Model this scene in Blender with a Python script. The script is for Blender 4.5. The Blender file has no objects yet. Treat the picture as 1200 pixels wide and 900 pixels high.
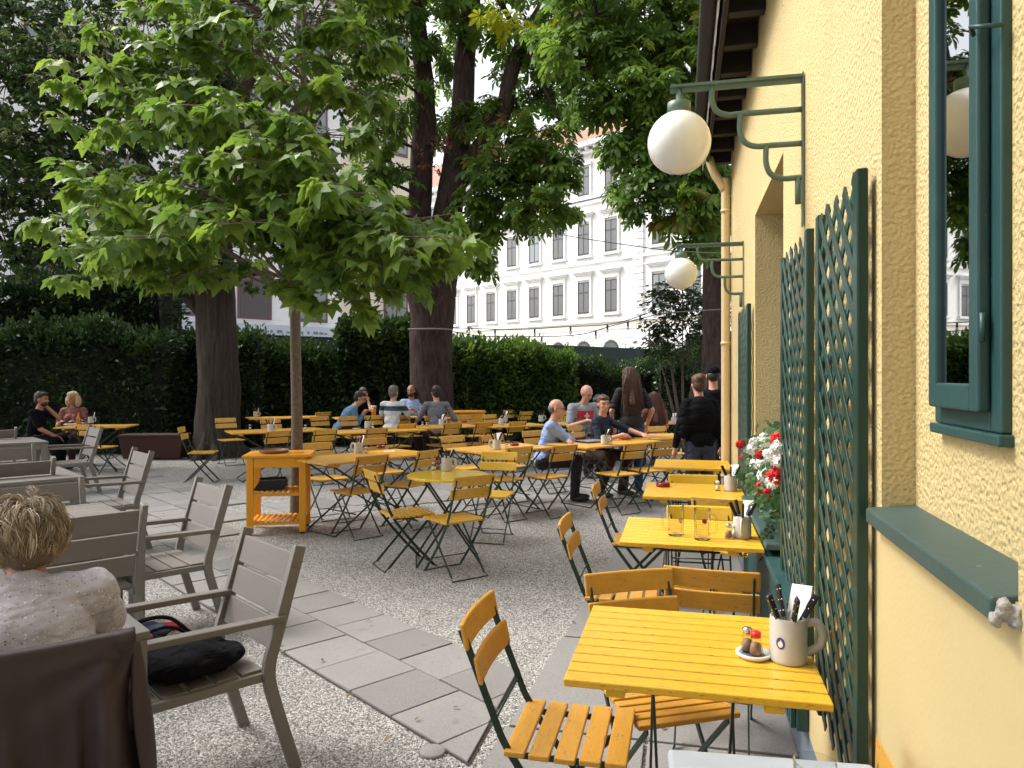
import bpy, bmesh, math, random
import numpy as np
from mathutils import Vector, Matrix, Euler
R = math.radians
PI = math.pi
sc = bpy.context.scene
col = sc.collection
random.seed(7)
NR = np.random.default_rng(11)

# ------------------------------------------------------------------ camera, sky, sun, exposure
F = 867.0; HZ = 440.0; EYE = 1.6
cam = bpy.data.cameras.new('camera'); camo = bpy.data.objects.new('camera', cam); col.objects.link(camo)
camo.location = (0, 0, EYE); camo.rotation_euler = (R(90), 0, 0)
cam.sensor_width = 36; cam.lens = 36 * F / 1200; cam.shift_y = -(450 - HZ) / 1200
cam.clip_start = 0.05; cam.clip_end = 500
sc.camera = camo
wd = bpy.data.worlds.new('World'); sc.world = wd; wd.use_nodes = True
nt = wd.node_tree; bgn = nt.nodes['Background']
sky = nt.nodes.new('ShaderNodeTexSky'); sky.sky_type = 'NISHITA'; sky.sun_disc = False
SUN_EL, SUN_ROT = R(50), R(-74)
sky.sun_elevation = SUN_EL; sky.sun_rotation = SUN_ROT
sky.air_density = 1.0; sky.dust_density = 5.0; sky.ozone_density = 0.5
hs = nt.nodes.new('ShaderNodeHueSaturation'); hs.inputs['Saturation'].default_value = 0.22; hs.inputs['Value'].default_value = 1.0
nt.links.new(sky.outputs[0], hs.inputs['Color']); nt.links.new(hs.outputs[0], bgn.inputs['Color'])
bgn.inputs['Strength'].default_value = 0.15
sl = bpy.data.lights.new('sun', 'SUN'); slo = bpy.data.objects.new('sun', sl); col.objects.link(slo)
sl.energy = 1.25; sl.angle = R(20); sl.color = (1.0, 0.95, 0.87)
sd = Vector((math.sin(SUN_ROT) * math.cos(SUN_EL), math.cos(SUN_ROT) * math.cos(SUN_EL), math.sin(SUN_EL)))
slo.rotation_euler = sd.to_track_quat('Z', 'Y').to_euler(); slo.location = (-5, 5, 20)
vs = sc.view_settings; vs.view_transform = 'Standard'; vs.look = 'None'; vs.gamma = 1; vs.use_curve_mapping = False
vs.exposure = 1.34
sc.render.engine = 'CYCLES'

# ------------------------------------------------------------------ placing helpers
def G(px, py, z=0.0):          # the point at height z seen at photo position
    D = F * (EYE - z) / (py - HZ)
    return Vector(((px - 600) / F * D, D, z))
def AT(px, D, py=None, z=0.0):
    if py is not None: z = EYE + (HZ - py) / F * D
    return Vector(((px - 600) / F * D, D, z))
TH = R(13); WA = Vector((math.sin(TH), math.cos(TH), 0)); WN = Vector((math.cos(TH), -math.sin(TH), 0))
def W(u, v, z=0.0): return WA * u + WN * v + Vector((0, 0, z))
E1 = Vector((.731, .682, 0)); E2 = Vector((-.682, .731, 0)); A_E1 = 43.0
def GE(e1, e2, z=0.0): return E1 * e1 + E2 * e2 + Vector((0, 0, z))
def hd(deg): return Vector((math.cos(R(deg)), math.sin(R(deg)), 0))

# ------------------------------------------------------------------ object helpers
def tag(o, label=None, cat=None, group=None, kind=None):
    if label: o['label'] = label
    if cat: o['category'] = cat
    if group: o['group'] = group
    if kind: o['kind'] = kind
    return o
def empty(name, loc=(0, 0, 0), rz=0.0, label=None, cat=None, group=None):
    o = bpy.data.objects.new(name, None); col.objects.link(o); o.empty_display_size = .1
    o.location = loc; o.rotation_euler = (0, 0, rz)
    return tag(o, label, cat, group)
KIDS = {}
def link_child(o, parent):
    o.parent = parent; KIDS.setdefault(parent.name, []).append(o)
def copy_tree(o, parent=None):
    c = o.copy(); col.objects.link(c)
    if parent is not None: link_child(c, parent)
    for k in list(KIDS.get(o.name, [])): copy_tree(k, c)
    return c
class MB:
    def __init__(s): s.v = []; s.f = []; s.m = []; s.sm = []
    def add(s, vs_, fs, mi=0, smooth=False):
        b = len(s.v); s.v += [tuple(p) for p in vs_]
        for f in fs: s.f.append(tuple(b + i for i in f)); s.m.append(mi); s.sm.append(smooth)
        return s
    def box(s, c, d, rot=None, mi=0):
        hx, hy, hz = d[0] / 2, d[1] / 2, d[2] / 2
        P = [Vector((x, y, z)) for x in (-hx, hx) for y in (-hy, hy) for z in (-hz, hz)]
        if rot is not None:
            M = rot if isinstance(rot, Matrix) else Euler(rot).to_matrix()
            P = [M @ p for p in P]
        c = Vector(c); P = [p + c for p in P]
        return s.add(P, [(0, 1, 3, 2), (4, 6, 7, 5), (0, 4, 5, 1), (2, 3, 7, 6), (0, 2, 6, 4), (1, 5, 7, 3)], mi)
    def bar(s, p0, p1, w, h, up=(0, 0, 1), mi=0):      # rectangular bar, w across, h along up
        p0 = Vector(p0); p1 = Vector(p1); d = (p1 - p0); L = d.length
        if L < 1e-6: return s
        x = d / L; u = Vector(up); y = u.cross(x)
        if y.length < 1e-4: y = Vector((0, 1, 0)).cross(x)
        y.normalize(); z = x.cross(y)
        M = Matrix((x, y, z)).transposed()
        return s.box((p0 + p1) / 2, (L, w, h), M, mi)
    def tube(s, pts, rad, seg=8, mi=0, cap=True, noise=0.0, flat=None):
        pts = [Vector(p) for p in pts]; n = len(pts)
        if not hasattr(rad, '__len__'): rad = [rad] * n
        rings = []; ref = None
        for i in range(n):
            d = (pts[min(i + 1, n - 1)] - pts[max(i - 1, 0)])
            if d.length < 1e-9: d = Vector((0, 0, 1))
            d.normalize()
            if ref is None: ref = Vector((1, 0, 0)) if abs(d.x) < .8 else Vector((0, 1, 0))
            a = ref - d * ref.dot(d); a.normalize(); b = d.cross(a); ref = a
            ring = []
            for k in range(seg):
                t = 2 * PI * k / seg; r = rad[i]
                if noise: r *= 1 + noise * (math.sin(3 * t + i * .7) * .5 + math.sin(7 * t - i * 1.3) * .35 + random.uniform(-.3, .3))
                fy = flat if flat else 1.0
                ring.append(pts[i] + a * math.cos(t) * r + b * math.sin(t) * r * fy)
            rings.append(ring)
        V = [p for r_ in rings for p in r_]; Fc = []
        for i in range(n - 1):
            for k in range(seg):
                k2 = (k + 1) % seg
                Fc.append((i * seg + k, i * seg + k2, (i + 1) * seg + k2, (i + 1) * seg + k))
        if cap:
            Fc.append(tuple(range(seg - 1, -1, -1))); Fc.append(tuple((n - 1) * seg + k for k in range(seg)))
        return s.add(V, Fc, mi, True)
    def lathe(s, prof, c=(0, 0, 0), seg=24, mi=0, smooth=True):
        c = Vector(c); V = []; Fc = []; n = len(prof)
        for r, z in prof:
            for k in range(seg):
                t = 2 * PI * k / seg; V.append(c + Vector((r * math.cos(t), r * math.sin(t), z)))
        for i in range(n - 1):
            for k in range(seg):
                k2 = (k + 1) % seg; Fc.append((i * seg + k, i * seg + k2, (i + 1) * seg + k2, (i + 1) * seg + k))
        if prof[0][0] > 1e-5: Fc.append(tuple(range(seg - 1, -1, -1)))
        if prof[-1][0] > 1e-5: Fc.append(tuple((n - 1) * seg + k for k in range(seg)))
        return s.add(V, Fc, mi, smooth)
    def ell(s, c, r, rot=None, seg=16, rings=10, mi=0):
        c = Vector(c); V = []; Fc = []
        M = Euler(rot).to_matrix() if rot is not None and not isinstance(rot, Matrix) else rot
        for i in range(rings + 1):
            ph = PI * i / rings
            for k in range(seg):
                t = 2 * PI * k / seg
                p = Vector((r[0] * math.sin(ph) * math.cos(t), r[1] * math.sin(ph) * math.sin(t), r[2] * math.cos(ph)))
                V.append(c + (M @ p if M is not None else p))
        for i in range(rings):
            for k in range(seg):
                k2 = (k + 1) % seg; Fc.append((i * seg + k, (i + 1) * seg + k, (i + 1) * seg + k2, i * seg + k2))
        return s.add(V, Fc, mi, True)
    def prism(s, poly, thick, M=None, mi=0):           # poly in xy, extruded in z 0..thick, then M
        n = len(poly); V = [Vector((x, y, 0)) for x, y in poly] + [Vector((x, y, thick)) for x, y in poly]
        if M is not None: V = [M @ p for p in V]
        Fc = [tuple(range(n - 1, -1, -1)), tuple(range(n, 2 * n))] + [(i, (i + 1) % n, n + (i + 1) % n, n + i) for i in range(n)]
        return s.add(V, Fc, mi)
    def build(s, name, mat, parent=None, bevel=0.0, loc=None, rz=0.0, weld=False, seg=2):
        me = bpy.data.meshes.new(name); me.from_pydata([tuple(p) for p in s.v], [], s.f)
        for m in (mat if isinstance(mat, (list, tuple)) else [mat]): me.materials.append(m)
        me.polygons.foreach_set('material_index', s.m); me.polygons.foreach_set('use_smooth', s.sm)
        if weld:
            bm = bmesh.new(); bm.from_mesh(me); bmesh.ops.remove_doubles(bm, verts=bm.verts, dist=1e-5); bm.to_mesh(me); bm.free()
        me.update()
        o = bpy.data.objects.new(name, me); col.objects.link(o)
        if parent is not None: link_child(o, parent)
        if loc is not None: o.location = loc
        o.rotation_euler = (0, 0, rz)
        if bevel:
            md = o.modifiers.new('bevel', 'BEVEL'); md.width = bevel; md.segments = seg; md.limit_method = 'ANGLE'; md.angle_limit = R(35)
        return o
def curve_pts(P, n=8):        # Catmull-Rom through P
    P = [Vector(p) for p in P]; P = [P[0] * 2 - P[1]] + P + [P[-1] * 2 - P[-2]]; out = []
    for i in range(1, len(P) - 2):
        for k in range(n):
            t = k / n
            out.append(.5 * ((2 * P[i]) + (P[i + 1] - P[i - 1]) * t + (2 * P[i - 1] - 5 * P[i] + 4 * P[i + 1] - P[i + 2]) * t * t + (3 * P[i] - P[i - 1] - 3 * P[i + 1] + P[i + 2]) * t ** 3))
    out.append(P[-2]); return out

# ------------------------------------------------------------------ materials
def newmat(name):
    m = bpy.data.materials.new(name); m.use_nodes = True
    n = m.node_tree; return m, n, n.nodes['Principled BSDF'], n.nodes, n.links
def rgba(c): return (c[0], c[1], c[2], 1)
def mix_col(n, fac, a, b):
    mx = n.nodes.new('ShaderNodeMix'); mx.data_type = 'RGBA'
    for key, val in ((0, fac), (6, a), (7, b)):
        if isinstance(val, bpy.types.NodeSocket): n.links.new(val, mx.inputs[key])
        elif key == 0: mx.inputs[0].default_value = val
        else: mx.inputs[key].default_value = rgba(val)
    return mx.outputs[2]
def ramp(n, src, stops):
    r = n.nodes.new('ShaderNodeValToRGB'); el = r.color_ramp.elements
    while len(el) < len(stops): el.new(.5)
    for e, (p, c) in zip(el, stops): e.position = p; e.color = rgba(c) if hasattr(c, '__len__') else (c, c, c, 1)
    n.links.new(src, r.inputs[0]); return r.outputs[0]
def noise(n, scale, detail=4, rough=.55, vec=None, typ='noise', dist=0.0):
    t = n.nodes.new('ShaderNodeTexNoise' if typ == 'noise' else 'ShaderNodeTexVoronoi')
    t.inputs['Scale'].default_value = scale
    if typ == 'noise': t.inputs['Detail'].default_value = detail; t.inputs['Roughness'].default_value = rough; t.inputs['Distortion'].default_value = dist
    if vec is None:
        g = n.nodes.new('ShaderNodeNewGeometry'); vec = g.outputs['Position']
    n.links.new(vec, t.inputs['Vector']); return t
def objvec(n, scale=(1, 1, 1)):
    c = n.nodes.new('ShaderNodeTexCoord'); mp = n.nodes.new('ShaderNodeMapping'); mp.inputs['Scale'].default_value = scale
    n.links.new(c.outputs['Object'], mp.inputs[0]); return mp.outputs[0]
def bump(n, pb, h, strength=.3, dist=.01):
    b = n.nodes.new('ShaderNodeBump'); b.inputs['Strength'].default_value = strength; b.inputs['Distance'].default_value = dist
    n.links.new(h, b.inputs['Height']); n.links.new(b.outputs[0], pb.inputs['Normal']); return b
def simple(name, c, rough=.5, var=.12, scale=20, bmp=0.0, metal=0.0, bscale=None, stretch=(1, 1, 1), spec=.5, chips=None):
    m, n, pb, N, L = newmat(name); v = objvec(n, stretch)
    t = noise(n, scale, vec=v)
    out = mix_col(n, t.outputs[0], [x * (1 - var) for x in c], [min(1, x * (1 + var)) for x in c])
    if chips:                                   # worn spots with a shape of their own
        t2 = noise(n, chips[1], 6, .7, vec=v); f = ramp(n, t2.outputs[0], [(chips[2], 0.0), (chips[2] + .02, 1.0)])
        out = mix_col(n, f, out, chips[0])
    L.new(out, pb.inputs['Base Color']); pb.inputs['Roughness'].default_value = rough; pb.inputs['Metallic'].default_value = metal
    pb.inputs['Specular IOR Level'].default_value = spec
    if bmp:
        t3 = noise(n, bscale or scale * 4, 3, vec=v); bump(n, pb, t3.outputs[0], bmp, .005)
    return m
M = {}
M['table_wood'] = simple('yellow painted table wood', (.70, .40, .028), .34, .16, 9, .16, stretch=(1, 6, 6), bscale=14, chips=((.30, .15, .03), 30, .60))
M['table_wood_old'] = simple('weathered ochre table wood', (.66, .34, .038), .38, .18, 9, .12, stretch=(1, 6, 6), bscale=14, chips=((.25, .12, .03), 30, .60))
M['round_wood'] = simple('bright yellow gloss paint', (.85, .56, .03), .16, .06, 6, .05, stretch=(1, 6, 6))
M['chair_wood'] = simple('orange painted chair slats', (.60, .30, .035), .42, .2, 14, .12, stretch=(5, 1, 5), bscale=12, chips=((.28, .20, .13), 28, .60))
M['chair_wood_b'] = simple('ochre painted chair slats', (.68, .38, .045), .42, .2, 14, .12, stretch=(5, 1, 5), bscale=12, chips=((.28, .20, .13), 28, .59))
M['chair_wood_bright'] = simple('yellow painted chair slats', (.86, .52, .04), .3, .08, 14, .1, stretch=(5, 1, 5), bscale=12)
M['stand_wood'] = simple('amber painted stand wood', (.83, .36, .012), .4, .08, 10, .06)
M['bench_wood'] = simple('amber board', (.72, .33, .03), .45, .15, 10, .1)
M['green_iron'] = simple('dark green iron', (.010, .026, .016), .42, .2, 30, .1, chips=((.08, .05, .03), 90, .70))
M['lamp_green'] = simple('grey green lacquer', (.10, .16, .125), .45, .1, 14, .1)
M['teal_paint'] = simple('worn teal paint', (.020, .066, .066), .42, .3, 12, .15, chips=((.25, .26, .22), 45, .72))
M['sill_paint'] = simple('teal painted sill', (.045, .082, .076), .5, .25, 8, .25, chips=((.2, .22, .2), 30, .68))
M['trellis_green'] = simple('bottle green paint', (.009, .038, .025), .4, .2, 12, .1)
M['trellis_slat_lit'] = simple('teal green lit slat tone', (.012, .060, .048), .35, .3, 10, .1)  # lighter teal puts the light on the back slats into their colour
M['grey_slat'] = simple('grey brown polywood slats', (.175, .155, .14), .55, .12, 8, .12, stretch=(1, .15, 1), bscale=90)
M['grey_metal'] = simple('grey brown aluminium', (.19, .175, .16), .42, .06, 15)
M['brown_cloth'] = simple('brown jacket cloth', (.050, .033, .036), .55, .15, 30, .25, bscale=500, spec=.35)
M['black_cloth'] = simple('black cloth', (.006, .006, .008), .9, .2, 20, .3, bscale=200, spec=.1)
M['charcoal_cloth'] = simple('charcoal cloth', (.028, .025, .03), .85, .2, 20, .3, bscale=200, spec=.2)
M['navy_cloth'] = simple('navy cloth', (.022, .026, .045), .85, .2, 20, .3, bscale=200, spec=.2)
M['slate_cloth'] = simple('slate blue cloth', (.045, .055, .085), .8, .2, 20, .3, bscale=200, spec=.2)
M['denim'] = simple('denim', (.03, .075, .16), .85, .35, 12, .3, bscale=300, spec=.2)
M['brown_trousers'] = simple('dark brown cloth', (.035, .018, .016), .85, .2, 12, .3, bscale=200, spec=.2)
M['blue_shirt'] = simple('light blue shirt', (.26, .36, .60), .8, .12, 12, .35, bscale=20, spec=.2)
M['sky_shirt'] = simple('sky blue shirt', (.30, .42, .68), .8, .25, 14, .35, bscale=20, spec=.2)
M['denim_shirt'] = simple('blue denim shirt', (.13, .24, .38), .85, .15, 12, .35, bscale=20, spec=.2)
M['grey_shirt'] = simple('grey marl shirt', (.17, .17, .185), .85, .15, 40, .35, bscale=20, spec=.2)
M['lightgrey_shirt'] = simple('light grey shirt', (.30, .32, .35), .85, .12, 40, .35, bscale=20, spec=.2)
M['white_shirt'] = simple('white shirt', (.62, .62, .60), .8, .05, 12, .35, bscale=20, spec=.2)
M['petrol_cloth'] = simple('petrol band', (.02, .07, .085), .8, .05, 12)
M['red_cloth'] = simple('red cloth', (.42, .02, .03), .8, .05, 12)
M['print_cloth'] = simple('patterned blouse', (.22, .08, .06), .8, .9, 45)
M['skin'] = simple('skin', (.52, .27, .18), .5, .08, 25, .05)
M['skin_tan'] = simple('tanned skin', (.38, .17, .10), .5, .08, 25, .05)
M['hair_dark'] = simple('dark hair', (.018, .012, .010), .5, .4, 60, .6, bscale=150)
M['hair_brown'] = simple('brown hair', (.075, .035, .02), .5, .4, 60, .6, bscale=150)
M['hair_red'] = simple('auburn hair', (.10, .03, .022), .5, .4, 60, .6, bscale=150)
M['hair_grey'] = simple('grey hair', (.14, .12, .11), .6, .4, 60, .5, bscale=150)
M['hair_blond'] = simple('blond curls', (.50, .36, .20), .5, .4, 50, .8, bscale=90)
M['eye'] = simple('eye', (.03, .02, .02), .2)
M['lip'] = simple('lip', (.35, .10, .08), .5)
M['shoe'] = simple('black shoe', (.012, .012, .012), .4)
M['stoneware'] = simple('pale stoneware', (.52, .49, .44), .28, .05, 20)
M['white_ceramic'] = simple('white ceramic', (.75, .75, .72), .2, .03)
M['paper'] = simple('white paper napkin', (.80, .80, .80), .8, .03)
M['black_plastic'] = simple('black plastic', (.012, .012, .014), .3)
M['steel'] = simple('steel', (.55, .55, .55), .25, .05, metal=1.0)
M['red_plastic'] = simple('red plastic', (.65, .02, .015), .3)
M['ashtray_red'] = simple('red glass ashtray', (.20, .008, .010), .2)
M['pepper'] = simple('brown spice', (.30, .17, .10), .6)
M['logo_blue'] = simple('blue violet print', (.06, .04, .22), .4)
M['terracotta'] = simple('red brown planter', (.05, .016, .011), .7, .2, 8, .2)
M['bread_wood'] = simple('round brown board', (.22, .075, .03), .5, .1)
M['beer'] = simple('amber beer', (.55, .20, .03), .1)
M['soffit'] = simple('dark stained wood', (.014, .011, .009), .7, .3, 9, .3, stretch=(1, 1, 1))
M['white_paint'] = simple('white paint', (.72, .73, .73), .4, .05)
M['table_white'] = simple('scuffed white table', (.40, .43, .48), .45, .08, 12, .1, chips=((.30, .32, .34), 25, .66))
M['pipe_yellow'] = simple('pale yellow pipe', (.66, .50, .27), .45, .06)
M['roof_tile'] = simple('red brown roof tiles', (.26, .13, .09), .8, .3, 3, .3)
M['dark_green_tarp'] = simple('dark green tarpaulin', (.008, .026, .022), .7, .2)
M['wire'] = simple('black cable', (.02, .02, .02), .6)
M['bulb'] = simple('clear white bulb', (.7, .7, .68), .15)
M['brick_stone'] = simple('dull stone', (.2, .19, .18), .8)
M['pink_item'] = simple('pink pouch', (.42, .16, .17), .6)
M['flower_white'] = simple('white petals', (.85, .85, .82), .6, .05)
M['flower_red'] = simple('red petals', (.62, .012, .012), .6, .15)

def polo():
    m, n, pb, N, L = newmat('white polo with a petrol band'); c = N.new('ShaderNodeTexCoord'); s = N.new('ShaderNodeSeparateXYZ'); L.new(c.outputs['Object'], s.inputs[0])
    L.new(ramp(n, s.outputs[2], [(0, (.62, .62, .60)), (.86, (.62, .62, .60)), (.862, (.02, .07, .085)), (.945, (.02, .07, .085)), (.947, (.60, .60, .58))]), pb.inputs['Base Color']); pb.inputs['Roughness'].default_value = .8; return m
M['polo'] = polo()
def opal():
    m, n, pb, N, L = newmat('opal glass'); pb.inputs['Base Color'].default_value = (.82, .82, .80, 1)
    pb.inputs['Roughness'].default_value = .12; pb.inputs['Subsurface Weight'].default_value = .6
    pb.inputs['Subsurface Radius'].default_value = (.1, .1, .1); pb.inputs['Coat Weight'].default_value = .4; return m
M['opal'] = opal()
def glass(name, c=(1, 1, 1), rough=.02):
    m, n, pb, N, L = newmat(name); pb.inputs['Base Color'].default_value = rgba(c); pb.inputs['Roughness'].default_value = rough
    pb.inputs['Transmission Weight'].default_value = 1; pb.inputs['IOR'].default_value = 1.45; return m
def thin_glass():
    m, n, pb, N, L = newmat('thin clear glass'); tr = N.new('ShaderNodeBsdfTransparent'); tr.inputs[0].default_value = (.93, .94, .93, 1)
    gl = N.new('ShaderNodeBsdfGlossy'); gl.inputs['Roughness'].default_value = .03; lw = N.new('ShaderNodeLayerWeight'); lw.inputs[0].default_value = .10
    mx = N.new('ShaderNodeMixShader'); L.new(lw.outputs['Fresnel'], mx.inputs[0]); L.new(tr.outputs[0], mx.inputs[1]); L.new(gl.outputs[0], mx.inputs[2]); L.new(mx.outputs[0], N['Material Output'].inputs['Surface']); return m
M['glass'] = thin_glass()
def pane(name, c, rough=.04, metal=0.0, spec=1.0):
    m, n, pb, N, L = newmat(name); pb.inputs['Base Color'].default_value = rgba(c); pb.inputs['Roughness'].default_value = rough
    pb.inputs['Metallic'].default_value = metal; pb.inputs['IOR'].default_value = 1.9; return m
M['window_near'] = pane('dark window glass', (.42, .43, .43), .01, 1.0)
M['window_far'] = pane('far window glass', (.045, .05, .055), .12)
M['window_mid'] = pane('window with pale curtain', (.16, .19, .20), .2)
def stucco():
    m, n, pb, N, L = newmat('yellow rough plaster')
    g = N.new('ShaderNodeNewGeometry'); sep = N.new('ShaderNodeSeparateXYZ'); L.new(g.outputs['Position'], sep.inputs[0])
    big = noise(n, 1.3, 5, .6); fine = noise(n, 75, 3, .6, dist=.3); vor = noise(n, 100, typ='vor'); vor.feature = 'SMOOTH_F1'
    c = mix_col(n, big.outputs[0], (.51, .395, .185), (.60, .48, .25))
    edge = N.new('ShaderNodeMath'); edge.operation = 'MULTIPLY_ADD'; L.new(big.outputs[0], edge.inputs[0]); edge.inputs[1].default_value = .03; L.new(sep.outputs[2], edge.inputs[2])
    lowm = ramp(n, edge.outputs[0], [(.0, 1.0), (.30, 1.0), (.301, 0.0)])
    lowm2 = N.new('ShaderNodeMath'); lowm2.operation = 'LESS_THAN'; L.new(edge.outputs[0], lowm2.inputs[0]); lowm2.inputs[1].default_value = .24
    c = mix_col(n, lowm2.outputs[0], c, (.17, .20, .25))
    st_ = noise(n, 3.2, 6, .7, dist=.6); c = mix_col(n, ramp(n, st_.outputs[0], [(.54, 0.0), (.74, .25)]), c, (.42, .31, .14))
    L.new(c, pb.inputs['Base Color']); pb.inputs['Roughness'].default_value = .85; pb.inputs['Specular IOR Level'].default_value = .25
    # rough render above the sill line, smooth coat below
    up = N.new('ShaderNodeMapRange'); L.new(sep.outputs[2], up.inputs[0]); up.inputs[1].default_value = 1.22; up.inputs[2].default_value = 1.32; up.inputs[3].default_value = .06; up.inputs[4].default_value = 1.0
    ad = N.new('ShaderNodeMath'); ad.operation = 'ADD'; L.new(fine.outputs[0], ad.inputs[0]); L.new(vor.outputs['Distance'], ad.inputs[1])
    mu = N.new('ShaderNodeMath'); mu.operation = 'MULTIPLY'; L.new(ad.outputs[0], mu.inputs[0]); L.new(up.outputs[0], mu.inputs[1])
    bump(n, pb, mu.outputs[0], .8, .007); return m
M['stucco'] = stucco()
def gravel():
    m, n, pb, N, L = newmat('pale gravel')
    v = noise(n, 118, typ='vor'); v2 = noise(n, 160, typ='vor'); d = noise(n, .9, 5, .6); e = noise(n, 7, 4, .6)
    sep = N.new('ShaderNodeSeparateColor'); L.new(v.outputs['Color'], sep.inputs[0])
    c = ramp(n, sep.outputs[0], [(0, (.15, .14, .125)), (.25, (.33, .315, .295)), (.6, (.50, .48, .455)), (1, (.76, .745, .72))])
    dm = ramp(n, v.outputs['Distance'], [(0, 1.0), (.55, .75), (.95, .22)])
    mx = N.new('ShaderNodeMix'); mx.data_type = 'RGBA'; mx.blend_type = 'MULTIPLY'; mx.inputs[0].default_value = 1; L.new(c, mx.inputs[6]); L.new(dm, mx.inputs[7])
    soil = ramp(n, d.outputs[0], [(.52, 0.0), (.72, .75)]); soil2 = N.new('ShaderNodeMath'); soil2.operation = 'MULTIPLY'; L.new(soil, soil2.inputs[0]); L.new(e.outputs[0], soil2.inputs[1])
    out = mix_col(n, soil2.outputs[0], mx.outputs[2], (.12, .09, .07))
    L.new(out, pb.inputs['Base Color']); pb.inputs['Roughness'].default_value = .9; pb.inputs['Specular IOR Level'].default_value = .2
    inv = N.new('ShaderNodeMath'); inv.operation = 'SUBTRACT'; inv.inputs[0].default_value = 1; L.new(v.outputs['Distance'], inv.inputs[1]); bump(n, pb, inv.outputs[0], .9, .008)
    return m
M['gravel'] = gravel()
def slab(name, a, b):
    m, n, pb, N, L = newmat(name)
    t = noise(n, 2.3, 6, .65); s = noise(n, 180, 2, .5); at = N.new('ShaderNodeAttribute'); at.attribute_name = 'tint'
    c = mix_col(n, t.outputs[0], a, b)
    c2 = mix_col(n, at.outputs['Fac'], c, [x * .86 for x in a])
    sp = ramp(n, s.outputs[0], [(.3, .75), (.5, 1.0), (.7, 1.12)])
    mx = N.new('ShaderNodeMix'); mx.data_type = 'RGBA'; mx.blend_type = 'MULTIPLY'; mx.inputs[0].default_value = 1; L.new(c2, mx.inputs[6]); L.new(sp, mx.inputs[7])
    st = noise(n, 9, 5, .7); sm = ramp(n, st.outputs[0], [(.60, 0.0), (.70, .35)])
    out = mix_col(n, sm, mx.outputs[2], (.12, .11, .10))
    L.new(out, pb.inputs['Base Color']); pb.inputs['Roughness'].default_value = .85; bump(n, pb, s.outputs[0], .35, .004); return m
M['slab'] = slab('concrete slabs', (.215, .205, .20), (.285, .275, .265))
M['joint'] = simple('dark joint soil', (.05, .042, .035), .9, .4, 60)
def leafmat(name, stops, trans=.35, rough=.45, spec=.4):
    m, n, pb, N, L = newmat(name); at = N.new('ShaderNodeAttribute'); at.attribute_name = 'tint'
    c = ramp(n, at.outputs['Fac'], stops); L.new(c, pb.inputs['Base Color']); pb.inputs['Roughness'].default_value = rough; pb.inputs['Specular IOR Level'].default_value = spec
    tr = N.new('ShaderNodeBsdfTranslucent'); hsn = N.new('ShaderNodeHueSaturation'); hsn.inputs['Value'].default_value = 1.7; hsn.inputs['Hue'].default_value = .485
    L.new(c, hsn.inputs['Color']); L.new(hsn.outputs[0], tr.inputs['Color'])
    ms = N.new('ShaderNodeMixShader'); ms.inputs[0].default_value = trans; L.new(pb.outputs[0], ms.inputs[1]); L.new(tr.outputs[0], ms.inputs[2])
    L.new(ms.outputs[0], N['Material Output'].inputs['Surface']); return m
M['leaf_young'] = leafmat('fresh palmate leaves', [(0, (.042, .098, .018)), (.5, (.098, .185, .028)), (.85, (.16, .26, .035)), (1, (.19, .28, .04))], .42)
M['leaf_chestnut'] = leafmat('chestnut leaves', [(0, (.045, .10, .018)), (.55, (.105, .195, .028)), (.86, (.15, .24, .035)), (.9, (.13, .17, .03)), (.97, (.20, .10, .04)), (1, (.26, .25, .03))], .5)
M['leaf_yellow'] = leafmat('yellow green chestnut leaves', [(0, (.32, .38, .02)), (1, (.60, .60, .03))], .5)
M['leaf_rust'] = leafmat('rust brown dry leaves', [(0, (.14, .05, .03)), (1, (.24, .10, .05))], .2)
M['leaf_linden'] = leafmat('linden leaves', [(0, (.030, .066, .018)), (.6, (.058, .11, .026)), (.9, (.11, .17, .04)), (1, (.22, .25, .10))], .35)
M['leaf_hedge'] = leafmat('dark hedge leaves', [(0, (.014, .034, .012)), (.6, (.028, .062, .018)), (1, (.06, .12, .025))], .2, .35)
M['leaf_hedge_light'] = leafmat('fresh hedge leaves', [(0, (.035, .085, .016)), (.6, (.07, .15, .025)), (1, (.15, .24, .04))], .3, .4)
M['leaf_gera'] = leafmat('geranium leaves', [(0, (.03, .085, .03)), (1, (.07, .15, .05))], .3)
M['hedge_core'] = simple('dark twigs', (.010, .012, .008), .95, .5, 12, .5)
def bark(name, a, b, sx=9, sz=1.2, bs=.9):
    m, n, pb, N, L = newmat(name); v = objvec(n, (1, 1, sz / sx)); t = noise(n, sx, 6, .7, vec=v, dist=.4); t2 = noise(n, sx * 2.4, 4, .6, vec=v)
    c = ramp(n, t.outputs[0], [(.3, a), (.7, b)]); L.new(c, pb.inputs['Base Color']); pb.inputs['Roughness'].default_value = .9; pb.inputs['Specular IOR Level'].default_value = .2
    ad = N.new('ShaderNodeMath'); ad.operation = 'ADD'; L.new(t.outputs[0], ad.inputs[0]); L.new(t2.outputs[0], ad.inputs[1]); bump(n, pb, ad.outputs[0], bs, .04); return m
M['bark_linden'] = bark('furrowed grey brown bark', (.024, .018, .014), (.085, .07, .058), 16, 1.6)
M['bark_chestnut'] = bark('dark chestnut bark', (.022, .013, .012), (.095, .065, .058), 13, 3)
M['bark_young'] = bark('smooth brown bark', (.11, .085, .065), (.22, .18, .145), 22, 30, .3)

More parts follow.
